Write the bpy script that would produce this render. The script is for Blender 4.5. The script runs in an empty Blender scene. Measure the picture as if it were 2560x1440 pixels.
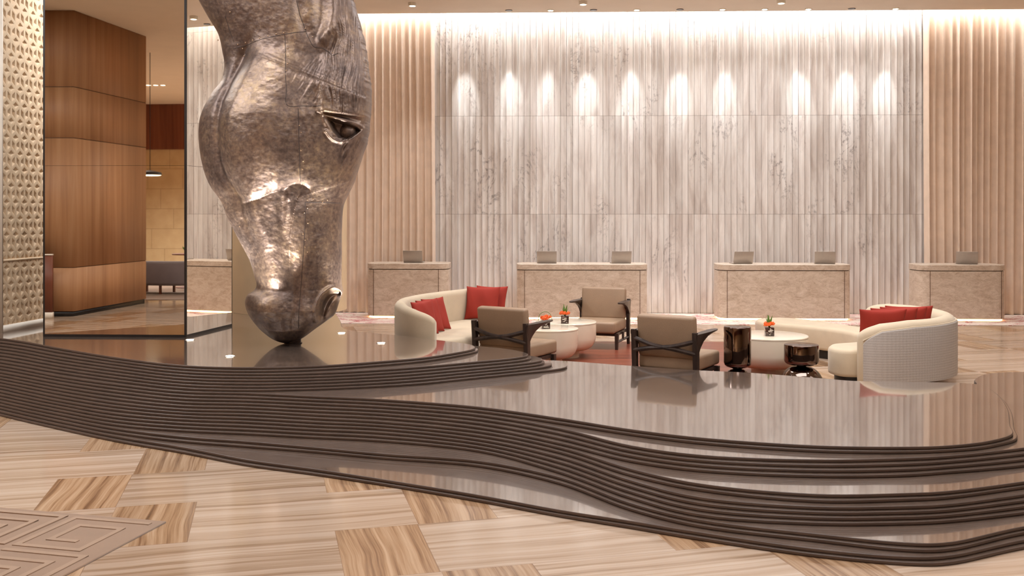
import bpy, bmesh, math, random
import numpy as np
from mathutils import Vector, Matrix, noise as mnoise

S = bpy.context.scene
C = S.collection
PI = math.pi
R = math.radians

# ------------------------------------------------------------------ camera
F, CX, CY, H = 2450.0, 1280.0, 533.0, 2.0      # focal length in px, horizon row, eye height
cam_d = bpy.data.cameras.new('camera')
cam = bpy.data.objects.new('camera', cam_d)
C.objects.link(cam)
cam.location = (0, 0, H)
cam.rotation_euler = (R(90), 0, 0)
cam_d.sensor_width = 36
cam_d.lens = F / 2560 * 36
cam_d.shift_y = -(720 - CY) / 2560
cam_d.clip_end = 200
S.camera = cam
S.view_settings.view_transform = 'Standard'
S.view_settings.look = 'None'
S.view_settings.exposure = -0.10
S.view_settings.gamma = 1
S.view_settings.use_curve_mapping = False
S.cycles.max_bounces = 7
S.cycles.diffuse_bounces = 4
S.cycles.glossy_bounces = 4
S.cycles.sample_clamp_indirect = 6
S.cycles.use_denoising = True
S.cycles.use_adaptive_sampling = True
S.cycles.adaptive_threshold = 0.03
S.cycles.caustics_reflective = False
S.cycles.caustics_refractive = False
w = bpy.data.worlds.new('world')
S.world = w
w.use_nodes = True
w.node_tree.nodes['Background'].inputs[0].default_value = (0.9, 0.75, 0.6, 1)
w.node_tree.nodes['Background'].inputs[1].default_value = 0.0

WARM = (0.92, 0.955, 1.0)
NEUT = (0.95, 0.97, 1.0)
CEIL = 5.93


def wall_y(x):
    """marble wall: very slightly turned to the camera"""
    return 19.66 - 0.033 * x


def area(name, loc, size, power, color=WARM, rot=(0, 0, 0), size_y=None):
    d = bpy.data.lights.new(name, 'AREA')
    d.energy = power
    d.color = color
    d.size = size
    if size_y:
        d.shape = 'RECTANGLE'
        d.size_y = size_y
    o = bpy.data.objects.new(name, d)
    C.objects.link(o)
    o.location = loc
    o.rotation_euler = rot
    return o


def spot(name, loc, target, power, angle, blend=0.5, color=NEUT, rad=0.03):
    d = bpy.data.lights.new(name, 'SPOT')
    d.energy = power
    d.color = color
    d.spot_size = R(angle)
    d.spot_blend = blend
    d.shadow_soft_size = rad
    o = bpy.data.objects.new(name, d)
    C.objects.link(o)
    o.location = loc
    v = Vector(target) - Vector(loc)
    o.rotation_euler = v.to_track_quat('-Z', 'Y').to_euler()
    return o


# unseen area lights added under the ceiling to fill the lobby
area('added_fill_light', (1.5, 3.2, CEIL - 0.03), 4.0, 170, WARM, size_y=3.0)
area('added_fill_light', (2.6, 9.0, CEIL - 0.03), 5.0, 330, WARM, size_y=2.6)
area('added_fill_light', (9.0, 6.0, CEIL - 0.03), 3.0, 130, WARM, size_y=5.0)
area('added_fill_light', (0.0, -5.0, CEIL - 0.03), 5.0, 230, WARM, size_y=3.0)
area('added_fill_light', (-7.2, 8.6, CEIL - 0.03), 2.6, 330, WARM, size_y=2.4)
area('added_fill_light', (-3.4, 8.8, CEIL - 0.03), 1.6, 110, WARM, size_y=1.6)
area('added_fill_light', (-4.75, 13.45, CEIL - 0.03), 0.8, 190, WARM, size_y=1.0)
for _x, _y in ((-12.5, 2.5), (-11.5, -2.5), (-7.5, -4.0), (-6.2, 2.0), (-12.5, -6.3), (-7.5, -7.5), (-9.5, 9.0)):
    spot('hall_fill_spot', (_x, _y, CEIL - 0.03), (_x, _y, 0), 680 if _y > -6 else 6500, 130, 1.0, WARM, 0.15)  # unseen spots added to brighten the hall that the mirror reflects
area('added_fill_light', (3.2, 14.2, CEIL - 0.03), 7.0, 240, WARM, size_y=1.6)  # one more added fill, above the seating
# cove slot over the marble wall
area('cove_light', (3.3, wall_y(3.3) - 0.24, 6.25), 20.5, 370, (0.97, 0.98, 1.0), (R(16), 0, -0.033), 0.10)
SPOTS_X = [-1.0 + 0.925 * i for i in range(10)]


# ------------------------------------------------------------------ helpers
def lin(c):
    c = [v / 255 for v in c]
    return tuple(v / 12.92 if v <= 0.04045 else ((v + 0.055) / 1.055) ** 2.4 for v in c) + (1.0,)


def P(px, py, z=0.0):
    y = F * (H - z) / (py - CY)
    return ((px - CX) * y / F, y, z)


def at(px, y):
    return (px - CX) * y / F


class NT:
    def __init__(s, name):
        s.m = bpy.data.materials.new(name)
        s.m.use_nodes = True
        s.t = s.m.node_tree
        s.b = s.t.nodes['Principled BSDF']
        s.pos = s.t.nodes.new('ShaderNodeNewGeometry').outputs['Position']

    def set(s, **k):
        for n, v in k.items():
            n = {'color': 'Base Color', 'rough': 'Roughness', 'metal': 'Metallic', 'ior': 'IOR', 'coat': 'Coat Weight',
                 'coatr': 'Coat Roughness', 'sheen': 'Sheen Weight', 'spec': 'Specular IOR Level', 'trans': 'Transmission Weight',
                 'normal': 'Normal', 'emis': 'Emission Color', 'emis_s': 'Emission Strength', 'aniso': 'Anisotropic'}[n]
            if isinstance(v, bpy.types.NodeSocket):
                s.t.links.new(v, s.b.inputs[n])
            else:
                s.b.inputs[n].default_value = v
        return s

    def _in(s, sock, v):
        if isinstance(v, bpy.types.NodeSocket):
            s.t.links.new(v, sock)
        elif v is not None:
            sock.default_value = v

    def math(s, op, a, b=None, c=None):
        n = s.t.nodes.new('ShaderNodeMath')
        n.operation = op
        s._in(n.inputs[0], a)
        if b is not None:
            s._in(n.inputs[1], b)
        if c is not None:
            s._in(n.inputs[2], c)
        return n.outputs[0]

    def sep(s, v):
        n = s.t.nodes.new('ShaderNodeSeparateXYZ')
        s._in(n.inputs[0], v)
        return n.outputs

    def comb(s, x, y, z):
        n = s.t.nodes.new('ShaderNodeCombineXYZ')
        for i, v in enumerate((x, y, z)):
            s._in(n.inputs[i], v)
        return n.outputs[0]

    def noise(s, vec, scale=1, detail=3, rough=0.5, dist=0.0, out='Fac'):
        n = s.t.nodes.new('ShaderNodeTexNoise')
        s._in(n.inputs['Vector'], vec)
        n.inputs['Scale'].default_value = scale
        n.inputs['Detail'].default_value = detail
        n.inputs['Roughness'].default_value = rough
        n.inputs['Distortion'].default_value = dist
        return n.outputs[out]

    def white(s, vec):
        n = s.t.nodes.new('ShaderNodeTexWhiteNoise')
        n.noise_dimensions = '3D'
        s._in(n.inputs['Vector'], vec)
        return n.outputs['Value']

    def voro(s, vec, scale=1, feature='F1', out='Distance'):
        n = s.t.nodes.new('ShaderNodeTexVoronoi')
        n.feature = feature
        s._in(n.inputs['Vector'], vec)
        n.inputs['Scale'].default_value = scale
        return n.outputs[out]

    def mapping(s, vec, scale=(1, 1, 1), rot=(0, 0, 0), loc=(0, 0, 0)):
        n = s.t.nodes.new('ShaderNodeMapping')
        s._in(n.inputs[0], vec)
        n.inputs['Location'].default_value = loc
        n.inputs['Rotation'].default_value = rot
        n.inputs['Scale'].default_value = scale
        return n.outputs[0]

    def ramp(s, f, stops, interp='LINEAR'):
        n = s.t.nodes.new('ShaderNodeValToRGB')
        s._in(n.inputs[0], f)
        e = n.color_ramp.elements
        n.color_ramp.interpolation = interp
        e[0].position, e[0].color = stops[0]
        e[1].position, e[1].color = stops[-1]
        for p, c in stops[1:-1]:
            x = e.new(p)
            x.color = c
        return n.outputs[0]

    def mix(s, f, a, b, kind='MIX'):
        n = s.t.nodes.new('ShaderNodeMix')
        n.data_type = 'RGBA'
        n.blend_type = kind
        s._in(n.inputs['Factor'], f)
        s._in(n.inputs['A'], a)
        s._in(n.inputs['B'], b)
        for o in n.outputs:
            if o.type == 'RGBA':
                return o

    def bump(s, h, strength=0.3, dist=0.01):
        n = s.t.nodes.new('ShaderNodeBump')
        s._in(n.inputs['Height'], h)
        n.inputs['Strength'].default_value = strength
        n.inputs['Distance'].default_value = dist
        return n.outputs[0]

    def obj(s):
        return s.t.nodes.new('ShaderNodeTexCoord').outputs['Object']


def g(v):
    return (v, v, v, 1)


M = {}


def simple(name, rgb, rough=0.6, var=0.08, vs=30, bump=0.0, **k):
    """plain procedural material: colour with slight mottling"""
    n = NT(name)
    f = n.noise(n.obj(), vs, 3)
    c = lin(rgb)
    lo = tuple(x * (1 - var) for x in c[:3]) + (1,)
    hi = tuple(min(1, x * (1 + var)) for x in c[:3]) + (1,)
    n.set(color=n.ramp(f, [(0.3, lo), (0.7, hi)]), rough=rough, **k)
    if bump:
        n.set(normal=n.bump(n.noise(n.obj(), vs * 6, 2), bump, 0.004))
    M[name] = n.m
    return n.m


def emit(name, rgb, strength):
    n = NT(name)
    n.set(color=(0, 0, 0, 1), emis=lin(rgb), emis_s=strength, rough=1.0)
    M[name] = n.m
    return n.m


def link(me, name, m, parent=None, smooth=True, angle=35):
    o = bpy.data.objects.new(name, me)
    C.objects.link(o)
    if m is not None and not me.materials:
        me.materials.append(M[m] if isinstance(m, str) else m)
    if parent is not None:
        o.parent = parent
    if smooth:
        me.polygons.foreach_set('use_smooth', [True] * len(me.polygons))
        if angle:
            me.set_sharp_from_angle(angle=R(angle))
    return o


def mesh(name, vs, fs, m, parent=None, smooth=True, angle=35):
    me = bpy.data.meshes.new(name)
    me.from_pydata([tuple(v) for v in vs], [], fs)
    me.update()
    return link(me, name, m, parent, smooth, angle)


def from_bm(name, bm, m, parent=None, smooth=True, angle=35):
    bmesh.ops.recalc_face_normals(bm, faces=bm.faces)
    me = bpy.data.meshes.new(name)
    bm.to_mesh(me)
    bm.free()
    return link(me, name, m, parent, smooth, angle)


def bm_box(bm, c, s, rot=None, bev=0.0, seg=2):
    r = bmesh.ops.create_cube(bm, size=1)
    vs = r['verts']
    bmesh.ops.scale(bm, vec=s, verts=vs)
    if bev > 0:
        es = list({e for v in vs for e in v.link_edges})
        r2 = bmesh.ops.bevel(bm, geom=es, offset=bev, segments=seg, affect='EDGES', profile=0.5)
        vs = list(set(v for v in r2['verts']) | set(v for f in r2['faces'] for v in f.verts))
        seen = set(vs)
        stack = list(vs)
        while stack:
            v = stack.pop()
            for e in v.link_edges:
                u = e.other_vert(v)
                if u not in seen:
                    seen.add(u)
                    stack.append(u)
        vs = list(seen)
    if rot is not None:
        bmesh.ops.transform(bm, matrix=rot, verts=vs)
    bmesh.ops.translate(bm, vec=c, verts=vs)
    return vs


def box(name, c, s, m, parent=None, rot=None, bev=0.0, seg=2):
    bm = bmesh.new()
    bm_box(bm, c, s, rot, bev, seg)
    return from_bm(name, bm, m, parent)


def offset(poly, d):
    """offset of a closed 2D polygon (counter-clockwise) inwards by d"""
    p = np.array(poly)
    t = np.roll(p, -1, 0) - np.roll(p, 1, 0)
    t /= np.maximum(np.linalg.norm(t, axis=1, keepdims=True), 1e-9)
    n = np.stack([-t[:, 1], t[:, 0]], 1)
    return p + n * d


def ccw(poly):
    p = np.array(poly)
    a = np.sum(p[:, 0] * np.roll(p[:, 1], -1) - np.roll(p[:, 0], -1) * p[:, 1])
    return p if a > 0 else p[::-1]


def slab(name, poly, rings, m, parent=None, angle=35, side=None):
    """rings: [(z, inset)] bottom to top, closed with faces"""
    poly = ccw(poly)
    n = len(poly)
    vs, fs = [], []
    for z, d in rings:
        q = offset(poly, d) if d else poly
        vs += [(x, y, z) for x, y in q]
    for k in range(len(rings) - 1):
        for i in range(n):
            j = (i + 1) % n
            fs.append((k * n + i, k * n + j, (k + 1) * n + j, (k + 1) * n + i))
    fs.append(tuple(reversed(range(n))))
    fs.append(tuple((len(rings) - 1) * n + i for i in range(n)))
    o = mesh(name, vs, fs, m, parent, True, angle)
    for f in o.data.polygons[-2:]:
        f.use_smooth = False
    if side:
        o.data.materials.append(M[side])
        k = len(o.data.polygons)
        for f in o.data.polygons:
            if f.index < k - 2:
                f.material_index = 1
    return o


def spline(pts, per=8, closed=False):
    """centripetal-like Catmull-Rom through points"""
    p = [Vector(q) for q in pts]
    n = len(p)
    out = []
    rng = n if closed else n - 1
    for i in range(rng):
        p1, p2 = p[i], p[(i + 1) % n]
        p0 = p[(i - 1) % n] if (closed or i > 0) else p1 + (p1 - p2)
        p3 = p[(i + 2) % n] if (closed or i < n - 2) else p2 + (p2 - p1)
        t0 = 0
        t1 = t0 + max((p1 - p0).length, 1e-6) ** 0.5
        t2 = t1 + max((p2 - p1).length, 1e-6) ** 0.5
        t3 = t2 + max((p3 - p2).length, 1e-6) ** 0.5
        for k in range(per):
            t = t1 + (t2 - t1) * k / per
            a1 = p0 * ((t1 - t) / (t1 - t0)) + p1 * ((t - t0) / (t1 - t0))
            a2 = p1 * ((t2 - t) / (t2 - t1)) + p2 * ((t - t1) / (t2 - t1))
            a3 = p2 * ((t3 - t) / (t3 - t2)) + p3 * ((t - t2) / (t3 - t2))
            b1 = a1 * ((t2 - t) / (t2 - t0)) + a2 * ((t - t0) / (t2 - t0))
            b2 = a2 * ((t3 - t) / (t3 - t1)) + a3 * ((t - t1) / (t3 - t1))
            out.append(b1 * ((t2 - t) / (t2 - t1)) + b2 * ((t - t1) / (t2 - t1)))
    if not closed:
        out.append(p[-1])
    return out


def lathe(name, prof, m, parent=None, loc=(0, 0, 0), n=64, angle=35):
    vs, fs = [], []
    for r, z in prof:
        for i in range(n):
            a = 2 * PI * i / n
            vs.append((loc[0] + r * math.cos(a), loc[1] + r * math.sin(a), loc[2] + z))
    for k in range(len(prof) - 1):
        for i in range(n):
            j = (i + 1) % n
            fs.append((k * n + i, k * n + j, (k + 1) * n + j, (k + 1) * n + i))
    fs.append(tuple(reversed(range(n))))
    fs.append(tuple((len(prof) - 1) * n + i for i in range(n)))
    return mesh(name, vs, fs, m, parent, True, angle)


def tube(bm, pts, rad, n=8, flat=None):
    """tube through points; rad number or list; flat=(a,b) ellipse factors"""
    pts = [Vector(p) for p in pts]
    rings = []
    for i, p in enumerate(pts):
        t = (pts[min(i + 1, len(pts) - 1)] - pts[max(i - 1, 0)]).normalized()
        up = Vector((0, 0, 1)) if abs(t.z) < 0.95 else Vector((0, 1, 0))
        a = t.cross(up).normalized()
        b = a.cross(t).normalized()
        r = rad[i] if isinstance(rad, (list, tuple)) else rad
        fa, fb = flat or (1, 1)
        rings.append([bm.verts.new(p + a * (r * fa * math.cos(2 * PI * k / n)) + b * (r * fb * math.sin(2 * PI * k / n))) for k in range(n)])
    for q, r in zip(rings, rings[1:]):
        for k in range(n):
            bm.faces.new((q[k], q[(k + 1) % n], r[(k + 1) % n], r[k]))
    bm.faces.new(rings[0][::-1])
    bm.faces.new(rings[-1])


def loft(bm, secs):
    rings = [[bm.verts.new(v) for v in s] for s in secs]
    n = len(rings[0])
    for q, r in zip(rings, rings[1:]):
        for k in range(n):
            bm.faces.new((q[k], q[(k + 1) % n], r[(k + 1) % n], r[k]))
    bm.faces.new(rings[0][::-1])
    bm.faces.new(rings[-1])


def thing(name, label, cat, loc=(0, 0, 0), rotz=0.0, group=None):
    o = bpy.data.objects.new(name, None)
    C.objects.link(o)
    o.location = loc
    o.rotation_euler = (0, 0, rotz)
    o.empty_display_size = 0.1
    return tag(o, label, cat, group)


def tag(o, label, cat, group=None):
    o['label'] = label
    o['category'] = cat
    if group:
        o['group'] = group
    return o


def struct(o):
    o['kind'] = 'structure'
    return o


def dup(root, loc, rotz, label, group=None, parent=None):
    r = root.copy()
    C.objects.link(r)
    if parent is None:
        r.location = loc
        r.rotation_euler = (0, 0, rotz)
        if label:
            r['label'] = label
        if group:
            r['group'] = group
    else:
        r.parent = parent
    for ch in list(root.children):
        dup(ch, None, None, None, None, r)
    return r


# ------------------------------------------------------------------ materials
def mat_floor():
    n = NT('striped_marble_floor')
    x, y, _ = n.sep(n.pos)
    a = R(14)
    u = n.math('ADD', n.math('MULTIPLY', x, math.cos(a)), n.math('MULTIPLY', y, math.sin(a)))
    v = n.math('SUBTRACT', n.math('MULTIPLY', y, math.cos(a)), n.math('MULTIPLY', x, math.sin(a)))
    vr = n.math('DIVIDE', n.math('SUBTRACT', v, 6.26), 0.86)
    row = n.math('FLOOR', vr)
    odd = n.math('FLOORED_MODULO', row, 2.0)
    uo = n.math('ADD', n.math('SUBTRACT', u, 0.94), n.math('MULTIPLY', odd, 0.53))
    ur = n.math('DIVIDE', uo, 1.94)
    col = n.math('FLOOR', ur)
    t = n.math('MULTIPLY', n.math('SUBTRACT', ur, col), 1.94)
    iss = n.math('LESS_THAN', t, 0.525)
    rnd = n.white(n.comb(row, col, iss))
    r40 = n.math('MULTIPLY', rnd, 40.0)
    # along / across coordinates, swapped for the short pieces
    wob = n.math('MULTIPLY', n.noise(n.comb(n.math('MULTIPLY', u, 0.9), n.math('MULTIPLY', v, 0.9), r40), 1.0, 2), 0.13)
    c1 = n.comb(n.math('MULTIPLY', u, 0.16), n.math('MULTIPLY', n.math('ADD', v, wob), 9.0), r40)
    c2 = n.comb(n.math('MULTIPLY', v, 0.26), n.math('MULTIPLY', n.math('ADD', u, wob), 11.0), r40)
    mv = n.t.nodes.new('ShaderNodeMix')
    mv.data_type = 'VECTOR'
    n._in(mv.inputs['Factor'], iss)
    n._in(mv.inputs[4], c1)
    n._in(mv.inputs[5], c2)
    vec = mv.outputs[1]
    f = n.noise(vec, 1.6, 6, 0.62, 0.25)
    f2 = n.noise(vec, 6.0, 3, 0.6, 0.1)
    f = n.math('ADD', n.math('MULTIPLY', f, 0.78), n.math('MULTIPLY', f2, 0.22))
    light = n.ramp(f, [(0.30, lin((132, 104, 82))), (0.40, lin((162, 134, 108))), (0.47, lin((184, 158, 134))), (0.55, lin((196, 172, 150))), (0.68, lin((205, 184, 164)))])
    dark = n.ramp(f, [(0.30, lin((96, 70, 52))), (0.40, lin((132, 100, 74))), (0.50, lin((170, 136, 104))), (0.62, lin((196, 165, 134))), (0.75, lin((206, 178, 150)))])
    c = n.mix(iss, light, dark)
    tone = n.ramp(rnd, [(0, g(0.90)), (1, g(1.06))])
    c = n.mix(1.0, c, tone, 'MULTIPLY')
    # joints
    fr = n.math('SUBTRACT', vr, row)
    j1 = n.math('LESS_THAN', n.math('MULTIPLY', n.math('MINIMUM', fr, n.math('SUBTRACT', 1.0, fr)), 0.86), 0.0022)
    j2 = n.math('LESS_THAN', n.math('ABSOLUTE', n.math('SUBTRACT', t, 0.525)), 0.0022)
    j3 = n.math('LESS_THAN', t, 0.003)
    j = n.math('MAXIMUM', j1, n.math('MAXIMUM', j2, j3))
    c = n.mix(n.math('MULTIPLY', j, 0.55), c, lin((110, 80, 60)))
    n.set(color=c, rough=n.ramp(f2, [(0.3, g(0.10)), (0.7, g(0.16))]), ior=1.5)
    M['floor'] = n.m


def mat_marble_wall():
    n = NT('fluted_white_marble')
    x, y, z = n.sep(n.pos)
    strip = n.math('FLOOR', n.math('DIVIDE', x, 0.121))
    panel = n.math('FLOOR', n.math('DIVIDE', n.math('SUBTRACT', z, 0.01), 1.97))
    rnd = n.white(n.comb(strip, panel, 3.0))
    slabx = n.math('FLOOR', n.math('DIVIDE', x, 1.17))
    off = n.math('MULTIPLY', n.white(n.comb(slabx, panel, 9.0)), 30.0)
    vec = n.comb(n.math('ADD', x, 0), n.math('MULTIPLY', z, 0.16), off)
    s1 = n.noise(vec, 5.0, 5, 0.6, 0.6)
    s2 = n.noise(n.comb(n.math('MULTIPLY', x, 16.0), n.math('MULTIPLY', z, 0.5), off), 1.0, 3, 0.6, 0.3)
    base = n.ramp(s1, [(0.32, lin((196, 184, 176))), (0.46, lin((218, 209, 202))), (0.62, lin((236, 230, 224)))])
    base = n.mix(0.20, base, n.ramp(s2, [(0.34, lin((172, 152, 136))), (0.5, lin((214, 202, 190))), (0.64, lin((232, 224, 216)))]))
    base = n.mix(1.0, base, n.ramp(rnd, [(0, g(0.90)), (1, g(1.04))]), 'MULTIPLY')
    # dark veins in patches
    wv = n.noise(n.comb(n.math('MULTIPLY', x, 1.0), n.math('MULTIPLY', z, 0.30), off), 3.2, 5, 0.65, 1.2)
    vein = n.math('SUBTRACT', 1.0, n.math('MULTIPLY', n.math('ABSOLUTE', n.math('SUBTRACT', wv, 0.5)), 26.0))
    vein = n.math('MAXIMUM', vein, 0.0)
    patch = n.ramp(n.noise(n.comb(n.math('MULTIPLY', x, 0.9), n.math('MULTIPLY', z, 0.45), off), 1.3, 2), [(0.52, g(0)), (0.68, g(1))])
    brk = n.ramp(n.noise(n.comb(x, z, off), 14, 3), [(0.42, g(0.15)), (0.60, g(1))])
    k = n.math('MULTIPLY', n.math('MULTIPLY', vein, patch), brk)
    base = n.mix(n.math('MULTIPLY', k, 0.75), base, lin((112, 100, 96)))
    # horizontal panel joints
    fz = n.math('DIVIDE', n.math('SUBTRACT', z, 0.01), 1.97)
    fz = n.math('MULTIPLY', n.math('ABSOLUTE', n.math('SUBTRACT', fz, n.math('ROUND', fz))), 1.97)
    j = n.math('LESS_THAN', fz, 0.006)
    base = n.mix(n.math('MULTIPLY', j, 0.4), base, lin((120, 104, 92)))
    n.set(color=base, rough=0.42, ior=1.45)
    M['marble'] = n.m


def mat_travertine():
    n = NT('beige_travertine')
    o = n.pos
    v = n.mapping(o, (1.6, 1.6, 3.4))
    f = n.noise(v, 3.0, 9, 0.75, 1.0)
    f2 = n.noise(v, 13, 6, 0.75, 1.6)
    c = n.ramp(f, [(0.33, lin((176, 154, 132))), (0.45, lin((196, 176, 156))), (0.55, lin((208, 190, 171))), (0.68, lin((218, 203, 187)))])
    c = n.mix(n.math('MULTIPLY', n.ramp(f2, [(0.36, g(1)), (0.47, g(0))]), 0.42), c, lin((146, 118, 94)))
    c = n.mix(n.math('MULTIPLY', n.ramp(f2, [(0.55, g(0)), (0.66, g(1))]), 0.30), c, lin((228, 214, 198)))
    n.set(color=c, rough=0.35)
    M['travertine'] = n.m


def mat_platform():
    n = NT('dark_polished_stone')
    f = n.noise(n.pos, 3.0, 6, 0.65, 0.8)
    f2 = n.noise(n.pos, 26, 4, 0.6)
    c = n.ramp(f, [(0.35, lin((94, 78, 68))), (0.55, lin((108, 91, 80))), (0.7, lin((118, 101, 89)))])
    c = n.mix(0.25, c, n.ramp(f2, [(0.3, lin((82, 66, 56))), (0.7, lin((126, 108, 94)))]))
    # thin pale joints where slabs of the tread meet
    x, y, z = n.sep(n.pos)
    d1 = n.math('ABSOLUTE', n.math('SUBTRACT', n.math('SQRT', n.math('ADD', n.math('POWER', n.math('SUBTRACT', x, -2.161), 2.0), n.math('POWER', n.math('SUBTRACT', y, 9.004), 2.0))), 2.861))
    d2 = n.math('ABSOLUTE', n.math('SUBTRACT', n.math('SQRT', n.math('ADD', n.math('POWER', n.math('SUBTRACT', x, -3.222), 2.0), n.math('POWER', n.math('SUBTRACT', y, 8.106), 2.0))), 4.962))
    j = n.math('LESS_THAN', n.math('MINIMUM', d1, d2), 0.003)
    nz = n.sep(n.t.nodes['Geometry'].outputs['Normal'])[2] if 'Geometry' in n.t.nodes else 0.0
    c = n.mix(n.math('MULTIPLY', n.math('MULTIPLY', n.math('MULTIPLY', j, n.math('LESS_THAN', z, 0.38)), n.math('GREATER_THAN', nz, 0.9)), 0.35), c, lin((150, 125, 100)))
    n.set(color=c, rough=0.16, ior=1.6, coat=1.0, coatr=0.045)
    n.b.inputs['Coat IOR'].default_value = 2.5
    M['platform'] = n.m


def mat_wood(name, c0, c1, c2, rough=0.35, sc=1.0, coat=0.0):
    n = NT(name)
    v = n.mapping(n.pos, (9 * sc, 9 * sc, 0.35 * sc))
    f = n.noise(v, 1.3, 6, 0.6, 0.6)
    pan = n.noise(n.mapping(n.pos, (1.2, 1.2, 0.05)), 1.0, 1)
    c = n.ramp(f, [(0.3, lin(c0)), (0.5, lin(c1)), (0.7, lin(c2))])
    c = n.mix(1.0, c, n.ramp(pan, [(0.3, g(0.88)), (0.7, g(1.08))]), 'MULTIPLY')
    n.set(color=c, rough=rough, coat=coat, coatr=0.15)
    M[name] = n.m


def mat_bronze():
    n = NT('hammered_bronze')
    o = n.pos
    big = n.noise(o, 2.2, 4, 0.6, 0.4)
    sm = n.noise(o, 22, 5, 0.7)
    f = n.math('ADD', n.math('MULTIPLY', big, 0.55), n.math('MULTIPLY', sm, 0.45))
    c = n.ramp(f, [(0.36, lin((96, 82, 76))), (0.47, lin((120, 102, 92))), (0.55, lin((140, 119, 103))), (0.66, lin((168, 143, 114)))])
    h = n.noise(n.mapping(o, (1, 1, 1.7)), 26, 4, 0.62, 0.3)
    n.set(color=c, metal=0.85, rough=n.ramp(sm, [(0.3, g(0.38)), (0.7, g(0.54))]), normal=n.bump(h, 0.24, 0.010))
    M['bronze'] = n.m


def mat_rug_coral():
    n = NT('coral_pattern_rug')
    v = n.mapping(n.pos, (1.0, 1.6, 1))
    f = n.noise(v, 1.5, 5, 0.7, 2.2)
    line = n.math('ABSOLUTE', n.math('SUBTRACT', n.noise(v, 7.0, 3, 0.6, 1.5), 0.5))
    mask = n.ramp(f, [(0.50, g(0)), (0.55, g(1))])
    k = n.math('MULTIPLY', mask, n.ramp(line, [(0.03, g(1)), (0.07, g(0))]))
    k2 = n.math('MAXIMUM', k, n.math('MULTIPLY', n.ramp(f, [(0.58, g(0)), (0.64, g(1))]), 0.7))
    c = n.mix(k2, lin((226, 208, 194)), lin((176, 70, 76)))
    n.set(color=c, rough=0.9)
    M['coral_rug'] = n.m


def mat_red_rug():
    n = NT('russet_streaked_rug')
    v = n.mapping(n.pos, (0.5, 7, 1), rot=(0, 0, R(6)))
    f = n.noise(v, 1.4, 5, 0.6, 0.4)
    c = n.ramp(f, [(0.3, lin((84, 40, 28))), (0.5, lin((122, 60, 42))), (0.7, lin((156, 84, 58)))])
    n.set(color=c, rough=0.32, coat=0.2, coatr=0.25)
    M['red_rug'] = n.m


def mat_cloth(name, rgb, rough=0.85, scale=260, bump=0.25, sheen=0.2):
    n = NT(name)
    o = n.obj()
    f = n.noise(o, 5, 3)
    c = lin(rgb)
    fine = n.noise(o, scale, 2)
    cc = n.ramp(f, [(0.3, tuple(x * 0.94 for x in c[:3]) + (1,)), (0.7, tuple(min(1, x * 1.05) for x in c[:3]) + (1,))])
    cc = n.mix(0.5, cc, n.mix(1.0, cc, n.ramp(fine, [(0.3, g(0.86)), (0.7, g(1.1))]), 'MULTIPLY'))
    n.set(color=cc, rough=rough, sheen=sheen, normal=n.bump(fine, bump, 0.002))
    M[name] = n.m


def mat_quilt():
    """woven upholstery of the big sofa's back: faint diamond relief"""
    n = NT('woven_diamond_upholstery')
    x, y, z = n.sep(n.obj())
    uu = n.math('ADD', n.math('MULTIPLY', x, 1.0), n.math('MULTIPLY', y, 0.9))
    a = n.math('SINE', n.math('ADD', n.math('MULTIPLY', uu, 62), n.math('MULTIPLY', z, 110)))
    b = n.math('SINE', n.math('SUBTRACT', n.math('MULTIPLY', uu, 62), n.math('MULTIPLY', z, 110)))
    k = n.math('MULTIPLY', a, b)
    fine = n.noise(n.obj(), 160, 3)
    c = n.ramp(n.math('ADD', n.math('MULTIPLY', k, 0.09), n.math('MULTIPLY', fine, 1.0)), [(0.2, lin((160, 150, 142))), (0.8, lin((188, 178, 169)))])
    n.set(color=c, rough=0.75, normal=n.bump(n.math('ADD', k, n.math('MULTIPLY', fine, 0.6)), 0.14, 0.005))
    M['quilt'] = n.m


def mat_stone_panels():
    n = NT('beige_stone_panel_wall')
    x, y, z = n.sep(n.pos)
    fz = n.math('DIVIDE', z, 0.72)
    rz = n.math('FLOOR', fz)
    lz = n.math('LESS_THAN', n.math('ABSOLUTE', n.math('SUBTRACT', fz, n.math('ROUND', fz))), 0.012)
    fx = n.math('ADD', n.math('DIVIDE', x, 1.3), n.math('MULTIPLY', rz, 0.37))
    lx = n.math('LESS_THAN', n.math('ABSOLUTE', n.math('SUBTRACT', fx, n.math('ROUND', fx))), 0.007)
    c = n.mix(n.math('MULTIPLY', n.math('MAXIMUM', lz, lx), 0.5), n.ramp(n.noise(n.pos, 3, 3), [(0.3, lin((196, 168, 126))), (0.7, lin((208, 182, 140)))]), lin((120, 90, 60)))
    n.set(color=c, rough=0.5)
    M['stone_panels'] = n.m


mat_floor(); mat_marble_wall(); mat_travertine(); mat_platform(); mat_bronze(); mat_rug_coral(); mat_red_rug(); mat_quilt(); mat_stone_panels()
mat_wood('honey_wood', (154, 108, 72), (172, 124, 84), (184, 138, 98), 0.6, 0.5)
mat_wood('red_wood', (96, 48, 30), (116, 62, 40), (130, 74, 50), 0.4, 0.5)
mat_wood('dark_wood', (38, 28, 24), (54, 40, 34), (68, 52, 44), 0.35, 1.5)
mat_cloth('curtain', (234, 210, 188), 0.8, 400, 0.1)
mat_cloth('cream_fabric', (198, 178, 150), 0.8)
mat_cloth('tan_leather', (152, 124, 98), 0.55, 120, 0.1, 0.0)
mat_cloth('red_fabric', (150, 38, 20), 0.85, 300, 0.3, 0.0)
mat_cloth('grey_fabric', (120, 108, 108), 0.85)
mat_cloth('taupe_carpet', (152, 122, 97), 0.95, 400, 0.5, 0.3)
mat_cloth('taupe_carpet_raised', (166, 136, 110), 0.95, 400, 0.5, 0.3)
mat_cloth('brown_carpet', (120, 94, 74), 0.95, 60, 0.4)
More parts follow.
